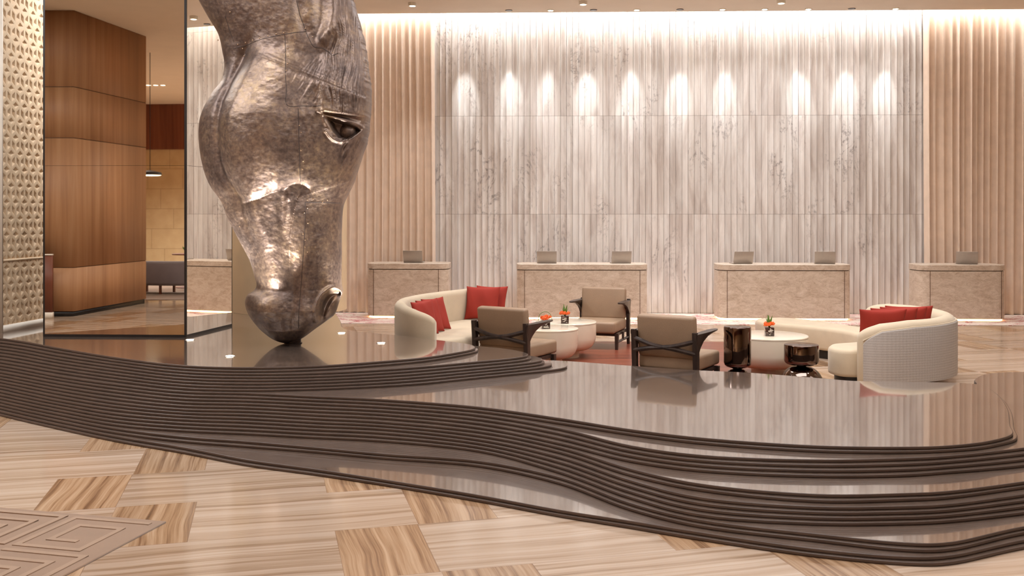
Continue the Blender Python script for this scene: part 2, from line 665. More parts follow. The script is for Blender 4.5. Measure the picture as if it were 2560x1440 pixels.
simple('ceiling', (240, 230, 216), 0.9, 0.02, 2)
simple('plaster', (216, 190, 160), 0.9, 0.03, 3)
simple('relief_stone', (228, 200, 166), 0.8, 0.04, 14, 0.15)
simple('white_stone', (232, 220, 204), 0.5, 0.03, 8)
simple('cream_lacquer', (236, 220, 196), 0.16, 0.02, 8, coat=0.4, coatr=0.05)
simple('platform_edge', (84, 66, 56), 0.42, 0.12, 6)
simple('dark_metal', (48, 38, 34), 0.35, 0.1, 20, metal=0.8)
simple('black_trim', (26, 20, 18), 0.4, 0.1, 20)
simple('seam_dark', (58, 44, 38), 0.6, 0.1, 20)
simple('joint_dark', (96, 66, 44), 0.7, 0.1, 20)
simple('silver', (178, 168, 158), 0.40, 0.03, 20, metal=0.5)
simple('rivet_metal', (190, 160, 130), 0.35, 0.05, 20, metal=1.0)
simple('black_chrome', (112, 96, 88), 0.07, 0.05, 6, metal=1.0)
simple('gold_panel', (222, 194, 156), 0.35, 0.04, 3)
simple('orange_petal', (232, 96, 24), 0.6, 0.25, 40)
simple('green_leaf', (84, 124, 40), 0.5, 0.25, 30)
simple('vase_glass', (62, 42, 36), 0.12, 0.6, 60, coat=0.6)
simple('white_plastic', (235, 230, 220), 0.4, 0.02, 10)
emit('lamp_glow', (255, 236, 205), 14)
emit('strip_glow', (255, 214, 150), 9)
emit('disc_glow', (255, 240, 215), 30)
mm = NT('mirror_glass')
mm.set(color=mm.ramp(mm.noise(mm.pos, 0.7, 2), [(0.3, (0.80, 0.74, 0.66, 1)), (0.7, (0.82, 0.76, 0.68, 1))]), metal=1.0, rough=0.012)
M['mirror'] = mm.m

# ------------------------------------------------------------------ room shell
XL, XR, YB = -16.0, 14.0, -11.6
fl = mesh('floor', [(XL, YB, 0), (XR, YB, 0), (XR, 21, 0), (XL, 21, 0)], [(0, 1, 2, 3)], 'floor')
struct(fl)


def ceiling():
    yl, yr = wall_y(XL) - 0.45, wall_y(XR) - 0.45
    bm = bmesh.new()
    vs = [(XL, YB), (XR, YB), (XR, yr), (XL, yl)]
    lo = [bm.verts.new((x, y, CEIL)) for x, y in vs]
    hi = [bm.verts.new((x, y, CEIL + 0.12)) for x, y in vs]
    bm.faces.new(lo[::-1])
    bm.faces.new(hi)
    for i in range(4):
        j = (i + 1) % 4
        bm.faces.new((lo[i], lo[j], hi[j], hi[i]))
    # upper slot lid
    z = 6.45
    a = [bm.verts.new(p) for p in ((XL, yl - 0.4, z), (XR, yr - 0.4, z), (XR, wall_y(XR) + 0.3, z), (XL, wall_y(XL) + 0.3, z))]
    b = [bm.verts.new((v.co.x, v.co.y, z + 0.1)) for v in a]
    bm.faces.new(a[::-1])
    bm.faces.new(b)
    for i in range(4):
        j = (i + 1) % 4
        bm.faces.new((a[i], a[j], b[j], b[i]))
    # slot back board
    bm_box(bm, ((XL + XR) / 2, (yl + yr) / 2 - 0.2, (CEIL + z) / 2 + 0.06), (XR - XL, 0.05, z - CEIL - 0.1), Matrix.Rotation(-0.033, 4, 'Z'))
    struct(from_bm('ceiling', bm, 'ceiling', smooth=False))


ceiling()
struct(box('wall_left', (XL - 0.1, 3, 3.2), (0.2, 37, 6.4), 'plaster'))
struct(box('wall_right', (XR + 0.1, 3, 3.2), (0.2, 37, 6.4), 'plaster'))
struct(box('wall_back', (-1, YB - 0.1, 2.15), (30, 0.2, 4.3), 'stone_panels'))
struct(box('trim_1', (-1, YB - 0.06, 5.12), (30, 0.24, 1.64), 'red_wood'))


def marble_wall():
    random.seed(4)
    x0, x1 = -1.62, 8.14
    xs, ys = [], []
    k = round(x0 / 0.121)
    while k * 0.121 < x1:
        a = k * 0.121
        kind = random.random()
        dep = 0.022 + 0.014 * random.random()
        for i in range(10):
            t = i / 10
            if kind < 0.85:
                d = math.sin(PI * t) * dep            # scooped flute
            else:
                d = (0.5 - abs(t - 0.35)) * dep * 0.8   # faceted flute
            if i == 0:      # narrow joint groove between two flutes
                for gx, gd in ((0.0, 0.030), (0.005, 0.030), (0.006, 0.0)):
                    xs.append(a + gx)
                    ys.append(wall_y(a + gx) + gd)
                continue
            xs.append(a + t * 0.121)
            ys.append(wall_y(a + t * 0.121) + d)
        xs.append(a + 0.1209)
        ys.append(wall_y(a + 0.1209) + (0.0 if kind < 0.85 else 0.004))
        k += 1
    n = len(xs)
    vs = []
    for z in (0.0, 6.45):
        vs += [(xs[i], ys[i], z) for i in range(n)]
    back = 0.25
    for z in (0.0, 6.45):
        vs += [(xs[i], wall_y(xs[i]) + back, z) for i in (0, n - 1)]
    fs = [(i, i + 1, n + i + 1, n + i) for i in range(n - 1)]
    fs.append((2 * n, 0, n, 2 * n + 2))
    fs.append((n - 1, 2 * n + 1, 2 * n + 3, 2 * n - 1))
    struct(mesh('wall_front', vs, fs, 'marble', angle=25))
    for i, (a, b) in enumerate(((XL, x0), (x1, XR))):
        cx = (a + b) / 2
        struct(box('wall_front_plain', (cx, wall_y(cx) + 0.35, 3.2), (b - a + 0.1, 0.2, 6.5), 'plaster', rot=Matrix.Rotation(-0.033, 4, 'Z')))


marble_wall()
for o in list(C.objects):
    if o.name.startswith('wall_front_plain'):
        o.name = 'wall_front_left' if o.location.x <= 0 and 'wall_front_left' not in bpy.data.objects else 'wall_front_right'


def curtain(label, x0, x1, seed, pitch=0.135):
    rnd = random.Random(seed)
    xs, ys = [], []
    x = x0
    while x < x1:
        p = pitch * rnd.uniform(0.75, 1.35)
        dep = rnd.uniform(0.07, 0.13)
        lean = rnd.uniform(-0.18, 0.18)
        for i in range(12):
            t = i / 12
            xs.append(x + p * (t + lean * 0.35 * math.sin(2 * PI * t)))
            ys.append(-dep * (0.5 - 0.5 * math.cos(2 * PI * t)) ** 1.5)
        x += p
    n = len(xs)
    zs = [0.012, 0.6, 1.6, 2.8, 4.0, 5.2, 6.2]
    vs = []
    for k, z in enumerate(zs):
        f = 1.0 - 0.12 * z / 6
        for i in range(n):
            sw = 0.03 * math.sin(i * 0.021 + seed + k * 0.25)
            vs.append((xs[i] + sw * (1 - z / 6.2) * 0.9, wall_y(xs[i]) - 0.04 + ys[i] * f, z))
    nk = len(zs)
    m0 = nk * n
    for k, z in enumerate(zs):
        for i in range(n):
            v = vs[k * n + i]
            vs.append((v[0], v[1] + 0.008, z))
    fs = []
    for k in range(nk - 1):
        for i in range(n - 1):
            fs.append((k * n + i, k * n + i + 1, (k + 1) * n + i + 1, (k + 1) * n + i))
            fs.append((m0 + k * n + i, m0 + (k + 1) * n + i, m0 + (k + 1) * n + i + 1, m0 + k * n + i + 1))
    for i in range(n - 1):
        fs.append((i, m0 + i, m0 + i + 1, i + 1))
    for k in range(nk - 1):
        fs.append((k * n, (k + 1) * n, m0 + (k + 1) * n, m0 + k * n))
        fs.append((k * n + n - 1, m0 + k * n + n - 1, m0 + (k + 1) * n + n - 1, (k + 1) * n + n - 1))
    return tag(mesh('curtain', vs, fs, 'curtain', angle=60), label, 'curtain', 'beige curtains beside the marble wall')


curtain('floor length pleated beige curtain behind the horse head, left of the marble wall', -7.6, -1.66, 3)
curtain('floor length pleated beige curtain right of the marble wall, behind the last desk', 8.12, 12.6, 8)

# ------------------------------------------------------------------ stepped platform
T = 0.0225
LZ = lambda k: k * T            # top of layer k (1..24)
GR = [(24, 23), (22, 17), (16, 15), (14, 11), (10, 9), (8, 5), (4, 3), (2, 1)]
# per column: py of the top and the bottom layer of every group
COLS = {
    -600: [(817, 822), (826, 846), (850, 854), (859, 871), (875, 879), (884, 898), (903, 908), (913, 918)],
    -300: [(824, 830), (836, 863), (868, 873), (879, 896), (901, 907), (913, 931), (937, 943), (949, 956)],
    0: [(845, 853), (861, 903), (911, 919), (928, 952), (960, 968), (977, 1002), (1010, 1018), (1027, 1035)],
    160: [(872, 880), (889, 931), (941, 949), (958, 984), (993, 1002), (1010, 1036), (1045, 1054), (1063, 1072)],
    300: [(894.6, 902), (909.5, 951), (960.7, 969.5), (978.5, 1006.5), (1015, 1024), (1033.7, 1061), (1071.5, 1081), (1091.5, 1101.5)],
    460: [(913, 920.5), (928.5, 969), (978, 986.5), (995.5, 1022), (1030, 1038.5), (1047, 1074.5), (1091, 1101), (1118, 1129)],
    620: [(918, 926), (933.5, 973.4), (982, 991), (999.6, 1026), (1034.7, 1044), (1053, 1082), (1103, 1113.5), (1149, 1160)],
    790: [(914, 921.5), (931, 970), (990, 998.5), (1007.5, 1035), (1044, 1053.5), (1062.5, 1091), (1118, 1127), (1172.5, 1183)],
    960: [(902, 909.5), (922.5, 962.6), (998, 1006.5), (1015.7, 1043), (1053.5, 1062), (1070.7, 1100), (1134, 1142.5), (1198.7, 1208.5)],
    1200: [None, None, (1017, 1026), (1036, 1067), (1077, 1087), (1097, 1125), (1152, 1162), (1238, 1249)],
    1400: [None, None, (1045, 1055), (1070, 1106), (1117, 1128), (1141, 1178), (1192.5, 1205), (1275, 1286)],
    1580: [None, None, (1073.5, 1083), (1114, 1150), (1172, 1185), (1201, 1242), (1258, 1271), (1303, 1315)],
    1750: [None, None, (1093.7, 1104), (1137, 1173), (1209, 1221), (1242.5, 1285), (1299, 1312), (1330.5, 1343.5)],
    2040: [None, None, (1113.5, 1124), (1148.7, 1187), (1235, 1249), (1266, 1305.5), (1334, 1347), (1372, 1385)],
    2260: [None, None, (1117, 1127.5), (1145, 1185), (1233, 1246), (1265, 1305), (1356, 1371), (1391, 1405)],
    2360: [None, None, (1114.5, 1124), (1140, 1178), (1228.4, 1241), (1260.5, 1300.4), (1357, 1372), (1390, 1406)],
    2560: [None, None, None, (1119, 1160.6), (1203.6, 1214.7), (1235, 1279), (1316, 1329), (1349, 1365.6)],
}


def layer_front():
    """world (x, y) samples of every layer's front edge; keys layer -> list"""
    out = {k: [] for k in range(1, 25)}
    for px in sorted(COLS):
        ys = {}
        for (a, b), g_ in zip(GR, COLS[px]):
            if g_ is None:
                continue
            ya = F * (H - LZ(a)) / (g_[0] - CY)
            yb = F * (H - LZ(b)) / (g_[1] - CY)
            for k in range(b, a + 1):
                ys[k] = yb + (ya - yb) * (k - b) / (a - b)
        prev = None
        for k in range(1, 25):
            if k in ys:
                if prev is not None and ys[k] < prev + 0.007:
                    ys[k] = prev + 0.007
                prev = ys[k]
                out[k].append(((px - CX) * ys[k] / F, ys[k]))
    return out


def platform():
    root = thing('stepped_stone_platform', 'dark polished stone platform of thin wavy stacked layers under the bronze horse head', 'platform')
    fr = layer_front()
    W = lambda pts, z: [P(a, b, z)[:2] for a, b in pts]
    b24 = W([(1124, 853.5), (1052, 845), (996, 838), (930, 832), (866, 823)], LZ(24)) + [(-2.33, 13.3), (-2.65, 14.6), (-3.1, 16.2)]
    b16 = W([(2430, 959), (2133, 952), (2058, 946), (1878, 932), (1736, 925), (1578, 914.4), (1400, 901.5)], LZ(16)) + [(-0.3, 11.12), (-0.95, 11.4), (-1.6, 11.95), (-2.2, 12.7), (-2.6, 13.7), (-3.15, 16.2)]
    tips = {
        24: [(1062, 893), (1123, 884), (1169, 875.5), (1186, 870.5), (1187.5, 867), (1180, 862.5), (1165, 859)],
        23: [(1062, 900), (1123, 891), (1171, 882), (1191, 877), (1195, 872.5), (1189, 868.5), (1175, 865)],
        22: [(1062, 915), (1184, 904), (1276, 895.5), (1312, 890), (1320, 886), (1316, 882.5), (1291, 876), (1246, 869.5), (1194, 865)],
        21: [(1062, 923), (1184, 911.5), (1285, 902), (1320, 896.5), (1328, 892), (1324, 889), (1300, 883), (1250, 876), (1196, 871)],
        20: [(1062, 931), (1184, 920), (1300, 908.5), (1345, 902.5), (1355, 898), (1351, 894.5), (1330, 889.5), (1270, 883)],
        19: [(1062, 939), (1184, 927.5), (1305, 915.5), (1352, 908.5), (1361.5, 904), (1357, 900), (1335, 895), (1275, 888)],
        18: [(1062, 947), (1184, 935), (1310, 922.5), (1366, 915), (1379.5, 909.5), (1375, 904.5), (1352, 899), (1290, 891)],
        17: [(1062, 955.5), (1184, 943), (1310, 930.5), (1385, 923), (1412, 918), (1418, 914), (1412, 909), (1394, 904), (1340, 897)],
    }
    tips[24] = [(a, b) for a, b in tips[24]]
    tread = {}
    for k in range(24, 0, -1):
        z = LZ(k)
        pts = [q for q in fr[k]]
        if k >= 17:
            pts = [q for q in pts if q[0] * F / q[1] + CX < 1000]
            pts += W(tips[k], z)
            d = (24 - k) * 0.01
            if k >= 23:
                pts += [(x - 0.25 * d, y + d) for x, y in b24[:6]] + b24[6:]
            else:
                pts += [(x - 0.2 * d, y + d + 0.05) for x, y in b24[1:6]] + b24[6:]
        elif k >= 15:
            d = (16 - k) * 0.03
            pts = [q for q in pts if q[0] * F / q[1] + CX < 2400]
            if k == 16:
                pts += W([(2450, 1106), (2500, 1096.5), (2526, 1088), (2533, 1081)], z)
            else:
                pts += W([(2450, 1117), (2505, 1107), (2535, 1099), (2543.5, 1091)], z)
            pts += [(3.84 + d, 7.55), (4.14 + d, 8.18), (4.38 + d, 8.83), (4.47 + d, 9.25)]
            pts += [(x, y + d) for x, y in b16]
        else:
            x0, y0 = pts[-1]
            dy = y0 - fr[14][-1][1]
            d = (14 - k) * 0.006
            q_ = 1.0768
            pts += [(4.25 * q_, 6.95 * q_ + dy * 0.9), (5.4 * q_, 7.65 * q_ + dy * 0.6), (6.2 * q_ + d, 8.6 * q_ + dy * 0.2), (6.0 * q_ + d, 9.5 * q_ + d), (5.45 * q_, 9.70 * q_ + d), (5.06 * q_, 9.68 * q_ + d), (4.62 * q_, 9.54 * q_ + d), (4.34 * q_, 9.2 * q_ + d), (4.2 * q_, 8.92 * q_ + d)]
            pts += [(x, y + 0.05 + d) for x, y in b16[1:]]
        pts = [(x, y) for x, y in pts]
        sp = spline([(x, y, 0) for x, y in pts], 7)
        pl = [(q.x, q.y) for q in sp]
        pl += [(-10.6, 16.4), (pl[0][0] - 0.3, pl[0][1] + 0.3)]
        zb, zt = z - T, z
        rings = [(zb, 0.009), (zb + 0.004, 0.009), (zb + 0.006, 0.0), (zt - 0.005, 0.0), (zt - 0.0015, 0.0012), (zt, 0.005)]
        slab('stone_layer', pl, rings, 'platform', root, 50, 'platform_edge')


platform()
ZP = LZ(24)


# ------------------------------------------------------------------ horse head
def vnoise(x, y, seed, octs=4, rough=0.55):
    rs = np.random.RandomState(seed)
    tab = rs.rand(256, 256)
    out = np.zeros_like(x)
    amp, tot = 1.0, 0.0
    for o in range(octs):
        xi, yi = np.floor(x).astype(int), np.floor(y).astype(int)
        fx, fy = x - xi, y - yi
        fx, fy = fx * fx * (3 - 2 * fx), fy * fy * (3 - 2 * fy)
        t = lambda a, b: tab[a % 256, b % 256]
        v = (t(xi, yi) * (1 - fx) + t(xi + 1, yi) * fx) * (1 - fy) + (t(xi, yi + 1) * (1 - fx) + t(xi + 1, yi + 1) * fx) * fy
        out += amp * (v - 0.5) * 2
        tot += amp
        amp *= rough
        x, y = x * 2.03 + 17.3, y * 2.03 + 5.1
    return out / tot


def curve_dist(X, Y, pts):
    """distance to a polyline and side sign (positive = right of the direction of travel)"""
    sp = np.array([(q.x, q.y) for q in spline([(a, b, 0) for a, b in pts], 6)])
    best = np.full(X.shape, 1e9)
    side = np.zeros(X.shape)
    tt = np.zeros(X.shape)
    n = len(sp) - 1
    for i in range(n):
        a, b = sp[i], sp[i + 1]
        d = b - a
        L = max(d @ d, 1e-9)
        t = np.clip(((X - a[0]) * d[0] + (Y - a[1]) * d[1]) / L, 0, 1)
        dx, dy = X - (a[0] + t * d[0]), Y - (a[1] + t * d[1])
        ds = np.hypot(dx, dy)
        m = ds < best
        best = np.where(m, ds, best)
        side = np.where(m, np.sign(d[0] * dy - d[1] * dx), side)
        tt = np.where(m, (i + t) / n, tt)
    return best, side, tt


def gauss(d, s):
    return np.exp(-(d / s) ** 2)


def sst(x):
    x = np.clip(x, 0, 1)
    return x * x * (3 - 2 * x)


HS = 11.0 / 9.5   # the relief below was measured at 9.5 m
HY = 11.0        # depth of the head's axis
LEFT = [(-330, 560), (-290, 490), (-230, 452), (-150, 452), (-60, 474), (0, 499), (50, 527), (90, 550), (133, 560), (167, 565), (207, 557), (233, 537), (267, 517), (300, 505), (340, 502), (393, 507), (443, 520), (470, 533), (497, 553), (517, 563), (540, 571), (570, 586), (603, 603), (647, 627), (687, 640), (712, 645), (724, 639), (734, 624), (750, 617), (766, 619), (787, 628), (813, 647), (840, 675), (852, 695), (857, 712)]
RIGHT = [(-330, 700), (-290, 770), (-230, 815), (-150, 850), (-60, 872), (0, 884), (50, 898), (100, 911), (160, 920), (227, 927), (267, 925), (307, 923), (353, 917), (393, 904), (433, 891), (460, 882), (483, 871), (513, 858), (573, 853), (640, 853), (693, 852), (713, 853), (727, 856), (735, 855), (757, 846), (787, 835), (803, 815), (823, 787), (845, 757), (852, 742), (857, 730)]
EYE_UP = [(806, 284), (822, 292), (842, 299), (865, 305), (888, 309), (904, 320)]


def head_feat(X, Y):
    """relief on the side of the head, metres towards the viewer; X, Y in head coordinates (px)"""
    D = np.zeros_like(X)
    # jowl step and groove
    J = [(640, 60), (612, 120), (597, 160), (573, 217), (557, 253), (547, 293), (545, 350), (550, 400), (563, 443), (580, 470), (596, 500), (610, 545), (628, 590), (652, 640), (668, 700)]
    d, s, t = curve_dist(X, Y, J)
    s = -s      # travelling down: positive = right-hand in the picture
    fade = sst((1 - t) / 0.35) * sst(t / 0.12)
    D += 0.10 * fade * np.where(s > 0, sst(d / 42), 0)
    D -= 0.045 * fade * gauss(d, 9)
    # cheek volume
    D += 0.15 * np.exp(-(((X - 660) / 115) ** 2 + (np.where(Y > 345, (Y - 345) / 115, (Y - 345) / 165)) ** 2))
    # cheek bone's lower edge
    E = [(590, 512), (620, 506), (650, 497), (685, 481), (712, 474), (735, 462), (756, 460), (774, 470), (786, 492)]
    d, s, t = curve_dist(X, Y, E)
    below = s > 0
    ed = sst(t / 0.12) * sst((1 - t) / 0.15)
    D += ed * np.where(below, -0.042 * np.exp(-d / 55), 0.026 * np.exp(-d / 50) - 0.060 * np.exp(-d / 16))
    # valley and ridge on the face below it
    d, s, t = curve_dist(X, Y, [(714, 478), (708, 510), (706, 545), (710, 590), (716, 630)])
    D -= 0.022 * gauss(d, 12) * sst((1 - t) / 0.5)
    d, s, t = curve_dist(X, Y, [(730, 478), (727, 520), (726, 560)])
    D += 0.010 * gauss(d, 11) * sst((1 - t) / 0.6)
    # lit nasal bulge
    d, s, t = curve_dist(X, Y, [(625, 530), (645, 580), (662, 640), (680, 700)])
    D += 0.05 * gauss(d, 34)
    # long flat channel down the muzzle
    d, s, t = curve_dist(X, Y, [(732, 600), (733, 680), (733, 760), (728, 840)])
    D -= 0.022 * gauss(d, 15) * sst(t / 0.3)
    # side of the nose, facial crest
    d, s, t = curve_dist(X, Y, [(850, 330), (862, 400), (858, 470), (840, 540)])
    D -= 0.03 * gauss(d, 16) * sst(t / 0.3)
    D += 0.03 * np.exp(-(((X - 800) / 50) ** 2 + ((Y - 640) / 80) ** 2))
    # chin
    D += 0.10 * np.exp(-(((X - 668) / 48) ** 2 + ((Y - 768) / 46) ** 2))
    d, s, t = curve_dist(X, Y, [(630, 716), (665, 722), (705, 726)])
    D -= 0.03 * gauss(d, 14)
    # muzzle bulge before the nostril
    D += 0.05 * np.exp(-(((X - 775) / 34) ** 2 + ((Y - 790) / 40) ** 2))
    # nostril: rim and pit
    d, s, t = curve_dist(X, Y, [(793, 800), (792, 775), (797, 752), (808, 734), (822, 722), (838, 717), (850, 724), (854, 738)])
    D += 0.050 * gauss(d, 5.5)
    d, s, t = curve_dist(X, Y, [(845, 736), (833, 738), (821, 746), (811, 762), (805, 782), (803, 795)])
    D -= (0.24 - 0.16 * t) * gauss(d, 9.5)
    d, s, t = curve_dist(X, Y, [(842, 752), (832, 770), (818, 790)])
    D += 0.022 * gauss(d, 8)

    # brow / forelock mass over the eye
    hairm = sst((X - 775) / 40) * sst((291 + (X - 850) * 0.10 - Y) / 6 + 0.5)
    D += 0.09 * sst((X - 792) / 30) * sst((288 + (X - 850) * 0.08 - Y) / 4 + 0.5) * sst((Y - 100) / 120)
    # eye: deep opening, lids, folds running down and back
    poly = [(820, 294), (842, 300), (872, 309), (896, 319), (906, 328), (890, 339), (868, 350), (847, 346), (834, 328)]
    dmin = np.full(X.shape, 1e9)
    inside = np.zeros(X.shape, bool)
    for a, b in zip(poly, poly[1:] + poly[:1]):
        dx, dy = b[0] - a[0], b[1] - a[1]
        tq = np.clip(((X - a[0]) * dx + (Y - a[1]) * dy) / (dx * dx + dy * dy), 0, 1)
        dmin = np.minimum(dmin, np.hypot(X - a[0] - tq * dx, Y - a[1] - tq * dy))
        cr = ((a[1] > Y) != (b[1] > Y)) & (X < (b[0] - a[0]) * (Y - a[1]) / (b[1] - a[1] + 1e-9) + a[0])
        inside ^= cr
    D -= 0.19 * np.where(inside, sst(dmin / 7), 0)
    d, s, t = curve_dist(X, Y, [(816, 290), (842, 296), (872, 304), (898, 313), (914, 322)])
    D += 0.035 * gauss(d, 3.6)
    d, s, t = curve_dist(X, Y, [(820, 286), (850, 291), (880, 297), (900, 302)])
    D -= 0.040 * gauss(d, 4.0)
    d, s, t = curve_dist(X, Y, [(822, 330), (836, 348), (852, 355), (870, 354), (892, 342), (912, 326)])
    D += 0.045 * gauss(d, 4.5)
    d, s, t = curve_dist(X, Y, [(812, 282), (818, 305), (829, 325), (838, 340)])
    D += 0.020 * gauss(d, 5)
    for cv in ([(922, 305), (906, 345), (890, 385), (876, 425)], [(924, 322), (915, 362), (900, 400), (888, 430)], [(908, 330), (884, 362), (866, 398), (852, 440)], [(890, 345), (866, 372), (850, 405)]):
        d, s, t = curve_dist(X, Y, cv)
        D += 0.034 * gauss(d, 4.2) * sst((1 - t) / 0.5) * sst(t / 0.08 + 0.4)

    # hair: flowing strands
    warp = 14 * vnoise(X / 60, Y / 90, 5, 2)
    st = 1 - 2 * np.abs(vnoise((X + warp + (Y - 200) * 0.05) / 5.5, Y / 130, 11, 3, 0.5))
    reg = sst((X - 795 - 60 * sst((90 - Y) / 60) - 40 * vnoise(X / 50, Y / 50, 9, 2)) / 50) * sst((292 - Y) / 8)
    D += 0.026 * st * reg
    slant = (X + (Y - 300) * 0.55)
    st2 = vnoise(slant / 7.5, (Y - X) / 120, 21, 3)
    low = sst((Y - 335) / 20) * sst((500 - Y) / 90) * sst((X - 845 + (Y - 340) * 0.15) / 30)
    D += 0.028 * st2 * low
    st3 = vnoise((X + (Y - 180) * 0.6 + warp) / 9.0, (Y - X * 0.6) / 70, 31, 3)
    mid = np.exp(-(((X - 790) / 45) ** 2 + ((Y - 215) / 65) ** 2))
    D += 0.020 * st3 * mid
    st4 = vnoise((X + warp) / 9.0, Y / 90, 41, 3)
    D += 0.012 * st4 * np.exp(-(((X - 765) / 50) ** 2 + ((Y - 340) / 70) ** 2))
    # temple bulge at the top
    d, s, t = curve_dist(X, Y, [(842, -60), (840, 0), (838, 40), (828, 72), (812, 96)])
    D += 0.06 * gauss(d, 16)
    d, s, t = curve_dist(X, Y, [(735, -60), (746, 0), (753, 40), (764, 76)])
    D -= 0.03 * gauss(d, 14)
    d, s, t = curve_dist(X, Y, [(795, -40), (800, 30), (790, 90)])
    D -= 0.03 * gauss(d, 14)
    # throat hollow
    D -= 0.05 * np.exp(-(((X - 610) / 40) ** 2 + ((Y - 130) / 70) ** 2))
    # hammering
    D += 0.0036 * vnoise(X / 11, Y / 8, 51, 4, 0.55) + 0.008 * vnoise(X / 40, Y / 40, 61, 2)
    return D * HS


def head_surface(U, Y):
    """front-half surface point for U in 0..1 across and Y in head px"""
    ly = np.array([a for a, b in LEFT]); lx = np.array([b for a, b in LEFT])
    ry = np.array([a for a, b in RIGHT]); rx = np.array([b for a, b in RIGHT])

    def smooth(yk, xk):
        sp = np.array([(q.x, q.y) for q in spline([(a, b, 0) for a, b in zip(xk, yk)], 6)])
        o = np.argsort(sp[:, 1])
        return np.interp(Y, sp[o, 1], sp[o, 0])
    xl, xr = smooth(ly, lx), smooth(ry, rx)
    hd = np.interp(Y, [-330, -290, -230, -100, 0, 150, 300, 420, 520, 640, 720, 770, 820, 845, 857], [0.10, 0.30, 0.42, 0.46, 0.44, 0.40, 0.46, 0.44, 0.40, 0.36, 0.34, 0.36, 0.27, 0.17, 0.06])
    return xl, xr, hd * HS


def horse():
    root = thing('horse_head_sculpture', 'giant hammered bronze horse head sculpture balanced on its muzzle', 'sculpture', (at(733, HY), HY, ZP))
    nf, nb, rows = 300, 90, 640
    th = np.concatenate([np.linspace(0, PI, nf, endpoint=False), np.linspace(PI, 2 * PI, nb, endpoint=False)])
    yy = np.linspace(-330, 857, rows)
    TH, YY = np.meshgrid(th, yy)
    xl, xr, hd = head_surface(None, YY)
    u = (1 - np.cos(TH)) / 2
    PXL = xl + (xr - xl) * u
    PXL = PXL + 2.2 * vnoise(YY / 9.0, YY * 0 + 3.3, 77, 3) * sst((420 - YY) / 60) * sst((u - 0.97) / 0.03)
    sn = np.sin(TH)
    front = np.sign(sn) * np.abs(sn) ** 0.86
    yb = HY - front * hd
    D = head_feat(CX + (PXL - CX) * HY / yb, CY + (YY - CY) * HY / yb)
    wgt = np.abs(sn) ** 0.6
    dep = HY - front * hd - np.where(sn >= 0, D, -D) * wgt
    # rough edge of the mane on the silhouette
    PXS = PXL
    Xw = (PXS - CX) * HY / F
    Zw = H - (YY - CY) * HY / F
    Zw = np.maximum(Zw, ZP + 0.012)
    ox, oy, oz = root.location
    V = np.stack([Xw - ox, dep - oy, Zw - oz], -1).reshape(-1, 3)
    nc = nf + nb
    idx = np.arange(rows * nc).reshape(rows, nc)
    a = idx[:-1]; b = np.roll(idx, -1, 1)[:-1]; c = np.roll(idx, -1, 1)[1:]; d = idx[1:]
    Fq = np.stack([a, d, c, b], -1).reshape(-1, 4)
    me = bpy.data.meshes.new('head')
    fs = Fq.tolist() + [idx[0].tolist(), idx[-1][::-1].tolist()]
    me.from_pydata(V.tolist(), [], fs)
    me.update()
    link(me, 'head', 'bronze', root, True, 0)

    def surf(px, py):
        ax, ay = float(px), float(py)
        for _ in range(6):
            x = np.array([[ax]]); y = np.array([[ay]])
            xl, xr, hd = head_surface(None, y)
            u = float(np.clip((x - xl) / (xr - xl), 0.002, 0.998)[0, 0])
            s_ = math.sin(math.acos(1 - 2 * u))
            yb = HY - s_ ** 0.86 * float(hd[0, 0])
            ax = CX + (px - CX) * yb / HY
            ay = CY + (py - CY) * yb / HY
        dd = float(head_feat(np.array([[float(px)]]), np.array([[float(py)]]))[0, 0])
        return Vector(((ax - CX) * HY / F - ox, yb - dd * s_ ** 0.6 - oy, H - (ay - CY) * HY / F - oz))

    seams = [
        [(582, 122), (610, 112), (640, 103), (680, 93), (712, 86), (763, 78)],
        [(740, 0), (748, 35), (757, 60), (764, 78)],
        [(712, 88), (716, 130), (722, 180), (726, 230), (729, 268), (770, 269), (812, 269)],
        [(764, 80), (773, 98), (785, 117), (806, 121), (822, 131), (833, 140), (846, 134)],
        [(766, 506), (764, 560), (760, 620), (755, 690), (751, 740), (747, 820)],
        [(766, 506), (800, 506), (850, 508)],
        [(755, 276), (757, 330), (758, 400), (757, 455)],
        [(563, 40), (572, 70), (584, 104)],
    ]
    for s_ in seams:
        bm = bmesh.new()
        pts = [surf(q.x, q.y) for q in spline([(a, b, 0) for a, b in s_], 8)]
        tube(bm, [p + Vector((0, 0.0015, 0)) for p in pts], 0.0042, 6)
        from_bm('seam', bm, 'seam_dark', root)
    rivets = [(593, 110), (611, 105), (630, 100), (649, 96), (671, 90), (691, 86), (604, 120), (606, 138), (710, 82), (721, 122), (723, 142), (725, 163), (724, 182), (762, 70), (781, 92), (833, 133), (758, 318), (762, 335), (761, 379), (766, 405), (764, 425), (772, 500), (786, 497), (808, 505), (820, 500), (771, 520), (763, 532), (771, 558), (759, 585), (764, 600), (764, 618), (770, 630), (600, 566), (545, 100), (575, 30)]
    bm = bmesh.new()
    bmesh.ops.create_icosphere(bm, subdivisions=2, radius=0.0078)
    me = None
    for px, py in rivets:
        if me is None:
            o = from_bm('rivet', bm, 'rivet_metal', root)
            me = o.data
        else:
            o = link(me, 'rivet', None, root)
        o.location = surf(px, py)
    # eyeball sunk in the socket
    bm = bmesh.new()
    bmesh.ops.create_uvsphere(bm, u_segments=32, v_segments=20, radius=0.098)
    o = from_bm('eyeball', bm, 'bronze', root)
    o.location = surf(864, 326) + Vector((0, 0.03, 0))
    lathe('mounting_pin', [(0.10, 0.0), (0.10, 0.008), (0.088, 0.012), (0.088, 0.06)], 'dark_metal', root, (0, 0.0, 0.0), 32)


horse()

